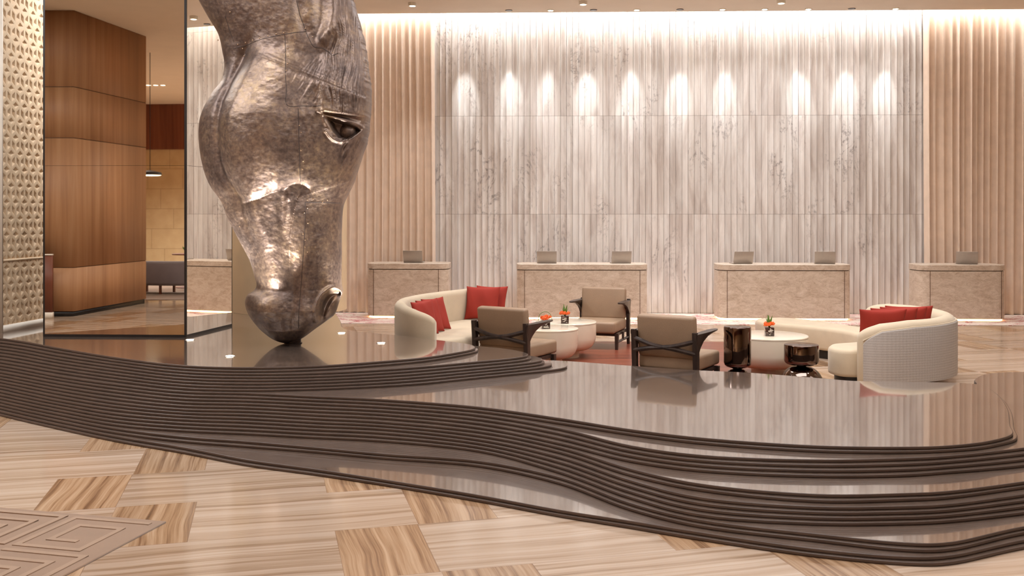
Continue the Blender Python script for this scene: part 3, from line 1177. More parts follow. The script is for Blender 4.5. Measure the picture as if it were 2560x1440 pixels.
# in-ground uplights around the muzzle
UP = []
for i, (px, py, side) in enumerate([(475, 850, 'beside the mirror corner, left of the horse muzzle'), (575, 891, 'near the front edge, left of the horse muzzle'),
                                    (854, 833, 'behind the horse muzzle, before the round column'), (953, 858, 'right of the horse muzzle on the top layer')]):
    x, y, _ = P(px, py, ZP)
    t = thing('ground_uplight', 'small lit uplight in the platform ' + side, 'lamp', (x, y, ZP), 0, 'uplights set in the platform top')
    lathe('bezel', [(0.055, 0.0), (0.055, 0.003), (0.045, 0.004)], 'silver', t, n=32)
    lathe('lens', [(0.042, 0.004), (0.042, 0.006), (0.03, 0.0065)], 'disc_glow', t, n=32)
    UP.append((x, y))
hx = at(700, HY)
for (x, y), pw, tz, off_ in zip(UP, (390, 440, 180, 310), (2.9, 3.0, 3.2, 3.1), (-0.1, -0.15, 0.3, 0.35)):
    spot('uplight_beam', (x, y, ZP + 0.02), (hx + off_, HY, tz), pw, 62, 0.6, (1, 0.97, 0.93), 0.03)

# ------------------------------------------------------------------ mirror clad pier, relief wall, round column
A = P(111, 841.5, ZP)
B = P(464, 843.2, ZP)
Cc = P(578, 815, ZP)


def mirror_pier():
    root = thing('mirror_clad_pier', 'tall square pier clad in tinted mirror panels, left of the horse head', 'mirror pier')
    a, b, c = Vector(A[:2]), Vector(B[:2]), Vector(Cc[:2])
    d = a + (c - b)
    zs = [ZP + 0.03, 2.56, CEIL]

    def face(p, q, nrm):
        for k in range(2):
            z0, z1 = zs[k] + (0.003 if k else 0), zs[k + 1]
            th = Vector((nrm[0], nrm[1])) * 0.012
            dirv = (q - p).normalized() * 0.012
            p2, q2 = p + dirv, q - dirv
            poly = [p2 + th, q2 + th, q2, p2]
            vs = [(v.x, v.y, z) for z in (z0, z1) for v in poly]
            mesh('mirror_panel', vs, [(0, 1, 5, 4), (1, 2, 6, 5), (2, 3, 7, 6), (3, 0, 4, 7), (3, 2, 1, 0), (4, 5, 6, 7)], 'mirror', root, False)
        return
    dn = lambda p, q: Vector(((q - p).y, -(q - p).x)).normalized()
    core = [a, b, c, d]
    slab('pier_core', [tuple(v) for v in core], [(ZP, 0.002), (CEIL, 0.002)], 'black_trim', root)
    face(a, b, dn(a, b))
    face(b, c, dn(b, c))
    face(d, a, dn(d, a))
    for p, q in ((a, b), (b, c), (d, a)):
        n_ = dn(p, q) * 0.014
        vs = [(v.x, v.y, z) for z in (ZP, ZP + 0.028) for v in (p + n_, q + n_, q, p)]
        mesh('base_rail', vs, [(0, 1, 5, 4), (1, 2, 6, 5), (2, 3, 7, 6), (3, 0, 4, 7), (3, 2, 1, 0), (4, 5, 6, 7)], 'black_trim', root, False)
    for v in (a, b, c):
        box('corner_trim', (v.x, v.y, (ZP + CEIL) / 2), (0.022, 0.022, CEIL - ZP), 'black_trim', root)


mirror_pier()


def mir(x, y):
    """reflection about the line of the front mirror face"""
    a, b = Vector(A[:2]), Vector(B[:2])
    d = (b - a).normalized()
    n_ = Vector((-d.y, d.x))
    p = Vector((x, y)) - a
    q = p - 2 * p.dot(n_) * n_ + a
    return q.x, q.y


def relief_wall():
    """wall of sunk rhombi (rhombille pattern)"""
    p1 = Vector(P(111, 812, ZP)[:2])
    dirv = Vector((0.127, 1)).normalized()
    nrm = Vector((dirv.y, -dirv.x))          # faces +x
    y0, y1 = -0.86, 3.0                        # along the wall, from p1
    s = 0.1345
    hw_, z0, z1 = s * math.sqrt(3) / 2, ZP + 0.087, CEIL
    vs, fs = [], []

    def W3(u, z, d):
        q = p1 + dirv * (y0 + (u - y0) * 0.76) + nrm * d
        return (q.x, q.y, z)

    def clip(poly):
        def cut(pts, f):
            out = []
            for i in range(len(pts)):
                a, b = pts[i - 1], pts[i]
                fa, fb = f(a), f(b)
                if (fa >= 0) != (fb >= 0):
                    t = fa / (fa - fb)
                    out.append(tuple(a[k] + (b[k] - a[k]) * t for k in range(3)))
                if fb >= 0:
                    out.append(b)
            return out
        y2 = y0 + (y1 - y0) / 0.76
        for f in (lambda p: p[0] - y0, lambda p: y2 - p[0], lambda p: p[1] - z0, lambda p: z1 - p[1]):
            poly = cut(poly, f)
            if len(poly) < 3:
                return None
        return poly

    def add(poly):
        poly = clip(poly)
        if poly:
            i = len(vs)
            vs.extend(W3(*p) for p in poly)
            fs.append(tuple(range(i, i + len(poly))))
    nx = int((y1 - y0) / 0.76 / (2 * hw_)) + 3
    nz = int((z1 - z0) / (1.5 * s)) + 3
    for j in range(-1, nz):
        for i in range(-1, nx):
            cu = y0 + (i + (j % 2) * 0.5) * 2 * hw_
            cz = z0 + 0.03 + j * 1.5 * s
            hexa = [(cu + s * math.cos(R(30 + 60 * k)), cz + s * math.sin(R(30 + 60 * k))) for k in range(6)]
            c0 = (cu, cz)
            for k in (0, 2, 4):
                if k == 0:
                    quad = [c0, hexa[0], hexa[1], hexa[2]]
                elif k == 2:
                    quad = [c0, hexa[2], hexa[3], hexa[4]]
                else:
                    quad = [c0, hexa[4], hexa[5], hexa[0]]
                mx = sum(q[0] for q in quad) / 4
                mz = sum(q[1] for q in quad) / 4
                inner = [(mx + (q[0] - mx) * 0.62, mz + (q[1] - mz) * 0.62) for q in quad]
                core = [(mx + (q[0] - mx) * 0.12, mz + (q[1] - mz) * 0.12) for q in quad]
                for e in range(4):
                    f = (e + 1) % 4
                    add([(*quad[e], 0.0), (*quad[f], 0.0), (*inner[f], -0.0015), (*inner[e], -0.0015)])
                    add([(*inner[e], -0.0015), (*inner[f], -0.0015), (*core[f], -0.024), (*core[e], -0.024)])
                add([(*q, -0.024) for q in core])
    o = mesh('wall_left_relief', vs, fs, 'relief_stone', angle=20)
    struct(o)
    # solid body behind it
    q = [p1 + dirv * u + nrm * d for u, d in ((y0, -0.06), (y1, -0.06), (y1, -0.4), (y0, -0.4))]
    struct(slab('wall_left_core', [tuple(v) for v in q], [(ZP + 0.002, 0), (CEIL - 0.004, 0)], 'relief_stone'))
    q = [p1 + dirv * u + nrm * d for u, d in ((y0, 0.012), (y1, 0.012), (y1, -0.1), (y0, -0.1))]
    struct(slab('baseboard_left', [tuple(v) for v in q], [(ZP, 0), (ZP + 0.087, 0)], 'white_stone'))
    # end cap
    q = [p1 + dirv * u + nrm * d for u, d in ((y0 - 0.02, 0.012), (y0, 0.012), (y0, -0.42), (y0 - 0.02, -0.42))]
    struct(slab('trim_2', [tuple(v) for v in q], [(ZP, 0), (CEIL - 0.004, 0)], 'white_stone'))
    # thin joint bead across the relief
    q = [p1 + dirv * u + nrm * d for u, d in ((y0, 0.006), (y1, 0.006), (y1, -0.05), (y0, -0.05))]
    struct(slab('trim_3', [tuple(v) for v in q], [(1.408, 0), (1.434, 0)], 'relief_stone'))


relief_wall()
cx_, cy_ = at(721.5, 14.9), 14.9
col = lathe('round_column', [(0.872, ZP + 0.001), (0.872, CEIL - 0.005)], 'gold_panel', None, (cx_, cy_, 0), 160)
tag(col, 'broad round pale gold column behind the horse head', 'column')

# ------------------------------------------------------------------ what the mirror shows: hall behind the camera
def wood_pier():
    v = [(-10.2, 19.0), (-8.48, 19.0), (-8.13, 21.8), (-9.9, 22.0)]
    q = [mir(*p) for p in v]
    root = thing('wood_clad_pier', 'large honey coloured wood panelled pier reflected in the mirror', 'pier')
    for z0, z1 in ((0.10, 0.94), (0.955, 3.45), (3.465, 4.44), (4.455, CEIL - 0.005)):
        slab('wood_panel', q, [(z0, 0), (z1, 0)], 'honey_wood', root, 20)
    slab('plinth', q, [(0, 0.03), (0.10, 0.03)], 'black_trim', root)
    slab('inner_core', q, [(0.1, 0.012), (CEIL - 0.005, 0.012)], 'joint_dark', root)
    v = [(-9.9, 18.6), (-8.72, 18.6), (-8.72, 18.66), (-9.9, 18.66)]
    q = [mir(*p) for p in v]
    root = thing('low_wooden_screen', 'waist high reddish wooden screen reflected at the mirror left edge', 'screen')
    slab('panel', q, [(0.12, 0), (1.2, 0)], 'red_wood', root)
    slab('top_rail', q, [(1.2, -0.01), (1.225, -0.01)], 'white_stone', root)
    slab('foot', q, [(0, -0.02), (0.12, -0.02)], 'white_stone', root)


wood_pier()


def grey_sofa():
    x, y = mir((418 - CX) * 24.4 / F, 24.4)
    root = thing('grey_sofa', 'grey rounded lounge sofa on wooden legs reflected in the mirror', 'sofa', (x, y, 0.012), R(186))
    box('seat', (0, 0.05, 0.36), (1.7, 0.75, 0.2), 'grey_fabric', root, bev=0.05, seg=3)
    # wrapped back
    path = [(-0.92, 0.42), (-0.95, 0.1), (-0.86, -0.25), (-0.55, -0.42), (0, -0.46), (0.55, -0.42), (0.86, -0.25), (0.95, 0.1), (0.92, 0.42)]
    sp = spline([(a, b, 0) for a, b in path], 6)
    secs = []
    for i, p in enumerate(sp):
        t = (sp[min(i + 1, len(sp) - 1)] - sp[max(i - 1, 0)]).normalized()
        nn = Vector((-t.y, t.x, 0))
        sec = []
        for a in range(12):
            th = 2 * PI * a / 12
            dx = 0.07 * math.copysign(abs(math.cos(th)) ** 0.6, math.cos(th))
            dz = 0.30 * math.copysign(abs(math.sin(th)) ** 0.4, math.sin(th))
            sec.append(p + nn * dx + Vector((0, 0, 0.52 + dz)))
        secs.append(sec)
    bm = bmesh.new()
    loft(bm, secs)
    from_bm('backrest', bm, 'grey_fabric', root, angle=60)
    for sx in (-0.75, 0, 0.75):
        for sy in (-0.3, 0.35):
            box('leg', (sx, sy, 0.13), (0.05, 0.05, 0.26), 'red_wood', root)
    x, y = mir((392 - CX) * 23.9 / F, 26.2)
    t = thing('potted_plant', 'small leafy plant on a tray behind the grey sofa in the mirror', 'plant', (x, y, 0.012))
    lathe('stand', [(0.3, 0), (0.3, 0.02), (0.04, 0.05), (0.04, 0.86), (0.4, 0.88), (0.4, 0.91)], 'red_wood', t, n=24)
    bm = bmesh.new()
    rnd = random.Random(2)
    for i in range(14):
        a = rnd.uniform(0, 2 * PI)
        tube(bm, [(0, 0, 0.91), (0.06 * math.cos(a), 0.06 * math.sin(a), 1.0), (0.14 * math.cos(a), 0.14 * math.sin(a), 1.06 + 0.06 * rnd.random())], [0.006, 0.022, 0.003], 6)
    from_bm('foliage', bm, 'green_leaf', t)
    x, y = mir((376 - CX) * 24.0 / F, 24.0)
    t = thing('pendant_lamp', 'black saucer shaped pendant lamp with a glowing underside, in the mirror', 'lamp', (x, y, 0))
    lathe('lamp_shade', [(0.27, 2.93), (0.28, 2.96), (0.26, 3.0), (0.10, 3.04), (0.04, 3.05)], 'black_trim', t, n=40)
    lathe('diffuser', [(0.02, 2.915), (0.2, 2.918), (0.26, 2.93)], 'lamp_glow', t, n=40)
    lathe('rod', [(0.008, 3.05), (0.008, CEIL)], 'black_trim', t, n=10)
    q = [mir(*p) for p in ((-14, 22.6), (-7, 22.6), (-7, 34), (-14, 34))]
    tag(slab('lounge_carpet', q, [(0.0, 0), (0.012, 0)], 'brown_carpet'), 'brown lounge carpet under the grey sofa, seen in the mirror', 'carpet')


grey_sofa()


def downlight(px, py, label, r=0.075, glow='lamp_glow', pw=0, reflected=False, drop=0.0, group='ceiling downlights'):
    y = F * (CEIL - H) / (CY - py)
    x = (px - CX) * y / F
    if reflected:
        x, y = mir(x, y)
    t = thing('ceiling_downlight', label, 'lamp', (x, y, CEIL), 0, group)
    lathe('trim_ring', [(r * 0.7, -drop - 0.012), (r, -drop - 0.012), (r, 0.0)], 'dark_metal' if glow is None else 'white_plastic', t, n=24)
    if glow:
        lathe('lens', [(r * 0.2, -drop - 0.016), (r * 0.68, -drop - 0.015), (r * 0.68, -drop - 0.010)], glow, t, n=24)
    if pw:
        spot('downlight_beam', (x, y, CEIL - drop - 0.05), (x, y, 0), pw, 75, 0.7, WARM, 0.05)
    return t


# fixtures near the marble wall
names = ['over the gap left of the second desk', 'over the left end of the second desk', 'over the second desk, towards its left end', 'over the second desk, towards its right end',
         'just right of the second desk', 'between the two middle desks', 'over the third desk, towards its left end', 'over the third desk, towards its right end',
         'just right of the third desk', 'nearest to the right curtain']
for i, px in enumerate((1272, 1376.5, 1484, 1592, 1700, 1806, 1911.6, 2021, 2129.5, 2239)):
    py = 25.6 - 4.6 * (px - 1272) / 967
    spot('downlight_beam', (at(px, 18.9), 18.75, CEIL - 0.02), (at(px, 18.9), 19.3, 2.6), 105, 75, 1.0, NEUT, 0.05)
    downlight(px, py, 'tiny recessed ceiling lamp by the marble wall, ' + names[i], 0.07, 'lamp_glow' if i % 2 or i == 6 else None, 0, False, 0.0, 'wall washers along the marble wall')
for i, sx in enumerate((1162, 1275, 1370, 1469, 1579, 1697, 1812, 1996, 2110, 2207)):
    x = at(sx, 19.5)
    yy_ = wall_y(x)
    spot('wall_washer_beam', (x, yy_ - 0.62, CEIL - 0.03), (x, yy_ + 0.02, 4.25), 350 if i != 2 else 210, 21, 1.0, (0.92, 0.97, 1.0), 0.03)
for px, py, lab in ((1031, 7, 'above the first desk'), (1458, 3.5, 'above the second desk'), (1953, 0.5, 'above the third desk')):
    downlight(px, py, 'small white cylinder ceiling downlight ' + lab, 0.08, 'lamp_glow', 170, False, 0.05)
for k, px in enumerate((372, 390, 408)):
    downlight(px, 212.5, 'recessed ceiling spotlight reflected in the mirror, ' + ('nearest the wooden pier', 'middle one of three', 'farthest from the wooden pier')[k], 0.10, 'lamp_glow', 0, True, 0, 'ceiling spotlights in the mirror')
# more lobby downlights outside the picture
for x, y, pw in ((0.3, 13.4, 330), (2.6, 12.9, 330), (4.4, 13.0, 260), (-1.6, 15.2, 260), (7.0, 14.5, 260), (2.0, 16.9, 200), (6.0, 10.5, 260), (9.5, 12.0, 260)):
    spot('downlight_beam', (x, y, CEIL - 0.02), (x, y, 0), pw, 80, 0.8, WARM, 0.06)

# ------------------------------------------------------------------ rugs
q = [(-4.4, 17.75), (11.6, 17.35), (11.6, wall_y(11.6) - 0.12), (-4.4, wall_y(-4.4) - 0.12)]
tag(slab('coral_rug', q, [(0, 0), (0.008, 0)], 'coral_rug'), 'pale rug with red coral pattern running under the four reception desks', 'rug')
q = [(0.5, 11.15), (1.4, 10.8), (3.5, 10.35), (3.5, 15.2), (0.35, 15.25)]
tag(slab('russet_rug', q, [(0, 0), (0.007, 0)], 'red_rug'), 'reddish brown rug under the round tables and armchairs', 'rug')


def maze_rug():
    c = Vector(P(415, 1307)[:2])
    ex = Vector((-math.cos(R(13.6)), math.sin(R(13.6))))
    ey = Vector((-math.sin(R(13.6)), -math.cos(R(13.6))))
    root = thing('key_pattern_rug', 'taupe rug with raised geometric key pattern on the striped marble floor', 'rug')
    w_, l_ = 3.4, 2.6
    q = [c, c + ex * w_, c + ex * w_ + ey * l_, c + ey * l_]
    slab('rug_base', [tuple(v) for v in q], [(0, 0), (0.008, 0.0), (0.011, 0.004)], 'taupe_carpet', root)
    bm = bmesh.new()
    ang = math.atan2(ex.y, ex.x)

    zj = [0.0]

    def bar(u0, v0, u1, v1, wd=0.038):
        m_ = c + ex * ((u0 + u1) / 2) + ey * ((v0 + v1) / 2)
        zj[0] += 0.00006
        bm_box(bm, (m_.x, m_.y, 0.0125 + zj[0]), (abs(u1 - u0) + wd, abs(v1 - v0) + wd, 0.006), Matrix.Rotation(ang, 4, 'Z'))
    s = 0.62
    for i in range(6):
        for j in range(5):
            u, v = 0.08 + i * s, 0.08 + j * s
            e = s - 0.09
            if (i + j) % 2 == 0:
                # square spiral
                bar(u, v, u + e, v); bar(u + e, v, u + e, v + e); bar(u + e, v + e, u + 0.1, v + e); bar(u + 0.1, v + e, u + 0.1, v + 0.13)
                bar(u + 0.1, v + 0.13, u + e - 0.13, v + 0.13); bar(u + e - 0.13, v + 0.13, u + e - 0.13, v + e - 0.13); bar(u + e - 0.13, v + e - 0.13, u + 0.23, v + e - 0.13)
            else:
                # nested chevrons
                for k in range(4):
                    o_ = k * 0.125
                    bar(u + o_, v + o_, u + e, v + o_); bar(u + o_, v + o_, u + o_, v + e)
    from_bm('raised_pattern', bm, 'taupe_carpet_raised', root, False)


maze_rug()


# ------------------------------------------------------------------ reception desks
def rrect(hx_, hy_, r, n=8):
    out = []
    for cx, cy, a0 in ((hx_ - r, hy_ - r, 0), (-hx_ + r, hy_ - r, 90), (-hx_ + r, -hy_ + r, 180), (hx_ - r, -hy_ + r, 270)):
        for k in range(n + 1):
            a = R(a0 + 90 * k / n)
            out.append((cx + r * math.cos(a), cy + r * math.sin(a)))
    return out


def desk(L, label, px, y, seams):
    d = 0.72
    x = at(px, y)
    root = thing('reception_desk', label, 'desk', (x, y + d / 2, 0), -0.033, 'stone reception desks')
    slab('desk_body', rrect(L / 2, d / 2, 0.2), [(0.045, 0.0), (0.925, 0.0)], 'travertine', root)
    slab('shadow_gap', rrect(L / 2 - 0.02, d / 2 - 0.02, 0.18), [(0.925, 0.0), (0.94, 0.0)], 'joint_dark', root)
    slab('counter_top', rrect(L / 2 + 0.005, d / 2 + 0.005, 0.2), [(0.94, 0.0), (1.036, 0.0), (1.045, 0.008)], 'travertine', root)
    slab('light_strip', rrect(L / 2 - 0.03, d / 2 - 0.03, 0.18), [(0.012, 0), (0.04, 0)], 'strip_glow', root)
    for sx in seams:
        box('panel_joint', (sx, -d / 2, 0.485), (0.008, 0.006, 0.88), 'joint_dark', root)
    return root


desk(1.56, 'narrow beige stone reception desk in front of the left curtain', 1019, 18.62, (-0.64, 0.6))
desk(2.46, 'wide beige stone reception desk behind the tall flower vase and far armchair', 1457, 18.36, (-1.08, 1.08))
desk(2.46, 'wide beige stone reception desk directly behind the right round table', 1966, 18.2, (-1.08, 1.08))
desk(1.60, 'narrow beige stone reception desk in front of the right curtain', 2412, 18.08, (-0.62, 0.68))


def laptop():
    root = thing('laptop', '', 'laptop', (0, 0, 0), 0, 'silver laptops on the desks')
    box('keyboard_base', (0, 0.12, 0.009), (0.37, 0.25, 0.015), 'silver', root, bev=0.004)
    box('lid', (0, -0.045, 0.123), (0.375, 0.008, 0.235), 'silver', root, rot=Matrix.Rotation(R(17), 4, 'X'), bev=0.003)
    box('screen', (0, -0.040, 0.123), (0.35, 0.004, 0.21), 'black_trim', root, rot=Matrix.Rotation(R(17), 4, 'X'))
    return root


lp0 = laptop()
LAP = [(1033, 18.62, -4, 'silver laptop open on the first desk by the left curtain', 0.0),
       (1367, 18.36, -2, 'silver laptop open on the left end of the second desk', 0),
       (1553, 18.36, 3, 'silver laptop open on the right end of the second desk', 0),
       (1857, 18.2, 6, 'silver laptop open on the left end of the third desk', 0),
       (2062, 18.2, -14, 'silver laptop open on the right end of the third desk', 0),
       (2417, 18.08, -20, 'silver laptop open on the last desk by the right curtain', 0)]
for i, (px, y, rz, lab, _) in enumerate(LAP):
    loc = (at(px, y + 0.30), y + 0.30, 1.045)
    if i == 0:
        lp0.location = loc
        lp0.rotation_euler = (0, 0, R(rz))
        lp0['label'] = lab
    else:
        dup(lp0, loc, R(rz), lab)


# ------------------------------------------------------------------ round tables
def round_table(px, y, r, label):
    x = at(px, y)
    root = thing('round_coffee_table', label, 'table', (x, y, 0.007), 0, 'round cream bowl tables')
    prof = [(r * 0.5, 0.10), (r * 0.62, 0.105)]
    for k in range(1, 13):
        a = R(90 * k / 12)
        prof.append((r * 0.62 + (r * 0.385 - 0.005) * math.sin(a), 0.105 + 0.20 * (1 - math.cos(a))))
    prof += [(r, 0.32), (r, 0.468)]
    lathe('bowl_body', prof, 'cream_lacquer', root, n=96)
    lathe('table_top', [(r - 0.002, 0.4695), (r + 0.002, 0.472), (r + 0.003, 0.486), (r - 0.003, 0.492), (r - 0.012, 0.4935)], 'cream_lacquer', root, n=96)
    lathe('pedestal', [(r * 0.44, 0.0), (r * 0.44, 0.10)], 'cream_lacquer', root, n=64)
    return x, y


T1 = round_table(1415, 13.62, 0.42, 'cream bowl shaped round table holding the vase with upright leaves, before the far armchair')
T2 = round_table(1374, 12.85, 0.375, 'cream bowl shaped round table partly behind the left armchair')
T3 = round_table(1921, 12.1, 0.475, 'cream round table before the right sofa, behind the dark side tables')


def vase(x, y, label, kind, seed):
    rnd = random.Random(seed)
    root = thing('flower_vase', label, 'vase', (x, y, 0.007 + 0.494), R(rnd.uniform(-8, 8)), 'orange flower arrangements')
    box('glass_cube', (0, 0, 0.052), (0.105, 0.105, 0.104), 'vase_glass', root, bev=0.004)
    bm = bmesh.new()
    for i in range(7):
        tube(bm, [(rnd.uniform(-0.04, 0.04), -0.054, 0.015 + 0.012 * i), (rnd.uniform(-0.04, 0.04), -0.0545, 0.02 + 0.012 * i)], 0.0035, 5)
    from_bm('pebble_pattern', bm, 'white_stone', root)
    for i in range(6):
        a = 2 * PI * i / 6 + rnd.random()
        rr = 0.045 if i else 0.0
        c = Vector((rr * math.cos(a) * 1.05, rr * math.sin(a), 0.128 + rnd.uniform(-0.01, 0.015)))
        bm = bmesh.new()
        for k in range(14):
            ph = rnd.uniform(0, 2 * PI)
            el = rnd.uniform(0.0, 1.3)
            dv = Vector((math.cos(ph) * math.cos(el), math.sin(ph) * math.cos(el), math.sin(el)))
            tube(bm, [c, c + dv * 0.022, c + dv * 0.040], [0.005, 0.013, 0.004], 6)
        from_bm('flower', bm, 'orange_petal', root)
    if kind == 'leaves':
        for i in range(6):
            a = rnd.uniform(0, 2 * PI)
            bm = bmesh.new()
            l_ = rnd.uniform(0.10, 0.16)
            tube(bm, [(0, 0, 0.09), (0.02 * math.cos(a), 0.02 * math.sin(a), 0.09 + l_ * 0.6), (0.045 * math.cos(a), 0.04 * math.sin(a), 0.10 + l_)], [0.006, 0.013, 0.002], 6, (1, 0.4))
            from_bm('leaf', bm, 'green_leaf', root)
    else:
        bm = bmesh.new()
        pts = [(0.088 * math.cos(R(t)) - 0.005, 0.01, 0.12 + 0.088 * math.sin(R(t)) * 1.1) for t in range(-10, 191, 10)]
        tube(bm, pts, 0.0035, 6)
        from_bm('twig_hoop', bm, 'green_leaf', root)


vase(at(1412.5, 13.35), 13.35, 'small dark square vase of orange flowers with upright green leaves on the middle round table', 'leaves', 1)
vase(at(1364, 12.75), 12.75, 'small dark square vase of orange flowers with a looped twig', 'hoop', 2)
vase(at(1923, 12.0), 12.0, 'small dark square vase of orange flowers and leaves on the right round table', 'leaves', 3)


# ------------------------------------------------------------------ dark metal side tables
def side_table(px, y, r, h, rb, label):
    root = thing('metal_side_table', label, 'side table', (at(px, y), y, 0.007), 0, 'dark chrome side tables')
    zn = h * 0.5 if h < 0.6 else 0.215
    rc = 0.055
    prof = [(0.05, zn), (r * 0.55, zn + 0.018)]
    for k in range(0, 9):
        a = R(90 * k / 8)
        prof.append((r - rc + rc * math.sin(a), zn + 0.02 + rc - rc * math.cos(a)))
    prof += [(r, h - 0.012), (r - 0.003, h - 0.004), (r - 0.010, h)]
    lathe('drum', prof, 'black_chrome', root, n=80)
    prof = [(rb, 0.0), (rb, 0.006)]
    for k in range(0, 11):
        a = R(90 * k / 10)
        prof.append((0.05 + (rb - 0.05) * math.cos(a) ** 0.9 if k < 10 else 0.05, 0.01 + (zn - 0.012) * math.sin(a)))
    lathe('domed_foot', prof, 'black_chrome', root, n=80)


side_table(1843.5, 11.2, 0.153, 0.70, 0.16, 'tall dark chrome cylinder side table, left of the round table')
side_table(2003.5, 11.17, 0.193, 0.50, 0.25, 'low dark chrome drum side table with a flared domed foot')


# ------------------------------------------------------------------ armchairs
def armchair():
    root = thing('armchair', '', 'armchair', (0, 0, 0), 0, 'tan armchairs with dark wooden frames')
    w2 = 0.365
    for s in (-1, 1):
        bm = bmesh.new()     # back post / leg, raked, tapering
        secs = []
        for z, y, a, b in ((0.0, -0.36, 0.020, 0.024), (0.26, -0.335, 0.026, 0.032), (0.5, -0.345, 0.028, 0.034), (0.685, -0.375, 0.023, 0.027)):
            secs.append([(s * w2 + dx * a, y + dy * b, z) for dx, dy in ((-1, -1), (1, -1), (1, 1), (-1, 1))])
        loft(bm, secs)
        from_bm('back_leg', bm, 'dark_wood', root)
        bm = bmesh.new()
        secs = []
        for z, y, a in ((0.0, 0.345, 0.020), (0.16, 0.335, 0.026), (0.235, 0.33, 0.028)):
            secs.append([(s * (w2 - 0.01) + dx * a, y + dy * a, z) for dx, dy in ((-1, -1), (1, -1), (1, 1), (-1, 1))])
        loft(bm, secs)
        from_bm('front_leg', bm, 'dark_wood', root)
        bm = bmesh.new()     # armrest: flat board with a gusset that grows out of the post
        secs = []
        for y, wd, th in ((-0.385, 0.026, 0.05), (-0.335, 0.030, 0.23), (-0.27, 0.036, 0.155), (-0.18, 0.046, 0.095), (-0.06, 0.052, 0.052), (0.08, 0.050, 0.032), (0.18, 0.042, 0.024), (0.24, 0.028, 0.020), (0.262, 0.012, 0.016)):
            x = s * (w2 + 0.008)
            zt = 0.668 + 0.01 * (y + 0.385)
            lw = min(wd, 0.020)
            secs.append([(x - lw, y, zt - th), (x + lw, y, zt - th), (x + wd, y, zt - min(th, 0.014)), (x + wd, y, zt), (x - wd, y, zt), (x - wd, y, zt - min(th, 0.014))])
        loft(bm, secs)
        from_bm('armrest', bm, 'dark_wood', root)
        bm = bmesh.new()
        tube(bm, [(s * w2, -0.345, 0.11), (s * (w2 - 0.005), 0.34, 0.11)], 0.021, 4)
        bm_box(bm, (s * w2, -0.01, 0.165), (0.03, 0.035, 0.12))
        from_bm('side_stretcher', bm, 'dark_wood', root)
        bm = bmesh.new()     # crossed back braces, bowed to the middle
        pts = [(-s * w2, -0.370, 0.590), (-s * 0.13, -0.398, 0.526), (0, -0.402, 0.508), (s * 0.13, -0.398, 0.494), (s * w2, -0.362, 0.448)]
        sp = spline(pts, 4)
        tube(bm, sp, 0.023, 8, (0.85, 1.1))
        from_bm('cross_brace', bm, 'dark_wood', root)
    bm = bmesh.new()
    bm_box(bm, (0, 0.0, 0.215), (0.70, 0.66, 0.045))
    from_bm('seat_frame', bm, 'dark_wood', root)
    box('seat_cushion', (0, 0.085, 0.322), (0.70, 0.74, 0.165), 'tan_leather', root, bev=0.035, seg=4)
    box('back_cushion', (0, -0.275, 0.618), (0.685, 0.12, 0.475), 'tan_leather', root, rot=Matrix.Rotation(R(7), 4, 'X'), bev=0.035, seg=4)
    return root


ch = armchair()


def place_chair(o, x, y, rz, label):
    if o is ch and not ch['label']:
        ch.location = (x, y, 0.007)
        ch.rotation_euler = (0, 0, rz)
        ch['label'] = label
        return ch
    return dup(ch, (x, y, 0.007), rz, label)


place_chair(ch, at(1288, 12.12), 12.12, R(-31), 'tan armchair with crossed dark braces, seen from behind beside the cream sofa')
place_chair(ch, at(1692, 11.2), 11.2, R(-32), 'tan armchair with crossed dark braces, seen from behind left of the chrome side tables')
place_chair(ch, at(1498, 14.75), 14.75, R(180 - 20), 'tan armchair facing the camera behind the round tables')


# ------------------------------------------------------------------ curved sofas
def sweep_back(name, path, mat_, parent, th, zlo, tops, inset_mat=None, outw=0.0):
    """upholstered wall following a plan path, rounded top; tops: list of top heights along the path"""
    sp = spline([(a, b, 0) for a, b in path], 10)
    n = len(sp)
    tops = [np.interp(i / (n - 1), np.linspace(0, 1, len(tops)), tops) for i in range(n)]
    secs = []
    for i, p in enumerate(sp):
        t = (sp[min(i + 1, n - 1)] - sp[max(i - 1, 0)]).normalized()
        nn = Vector((-t.y, t.x, 0))
        zt = float(tops[i])
        e = min(i, n - 1 - i) / 6.0
        k = math.sqrt(max(0.02, 1 - (1 - min(e, 1)) ** 2)) if e < 1 else 1.0
        h = th / 2 * (0.45 + 0.55 * k)
        zt = zlo + (zt - zlo) * (0.90 + 0.10 * k)
        sec = [p + nn * (-h * 0.8) + Vector((0, 0, zlo)), p + nn * (h * 0.8) + Vector((0, 0, zlo)), p + nn * h + Vector((0, 0, zlo + 0.04)), p + nn * h + Vector((0, 0, (zlo + zt) / 2))]
        for a in range(0, 9):
            th_ = PI * a / 8
            sec.append(p + nn * (h * math.cos(th_)) + Vector((0, 0, zt - h + h * math.sin(th_))))
        sec += [p - nn * h + Vector((0, 0, (zlo + zt) / 2)), p - nn * h + Vector((0, 0, zlo + 0.04))]
        secs.append(sec)
    bm = bmesh.new()
    loft(bm, secs)
    return from_bm(name, bm, mat_, parent, angle=60), secs


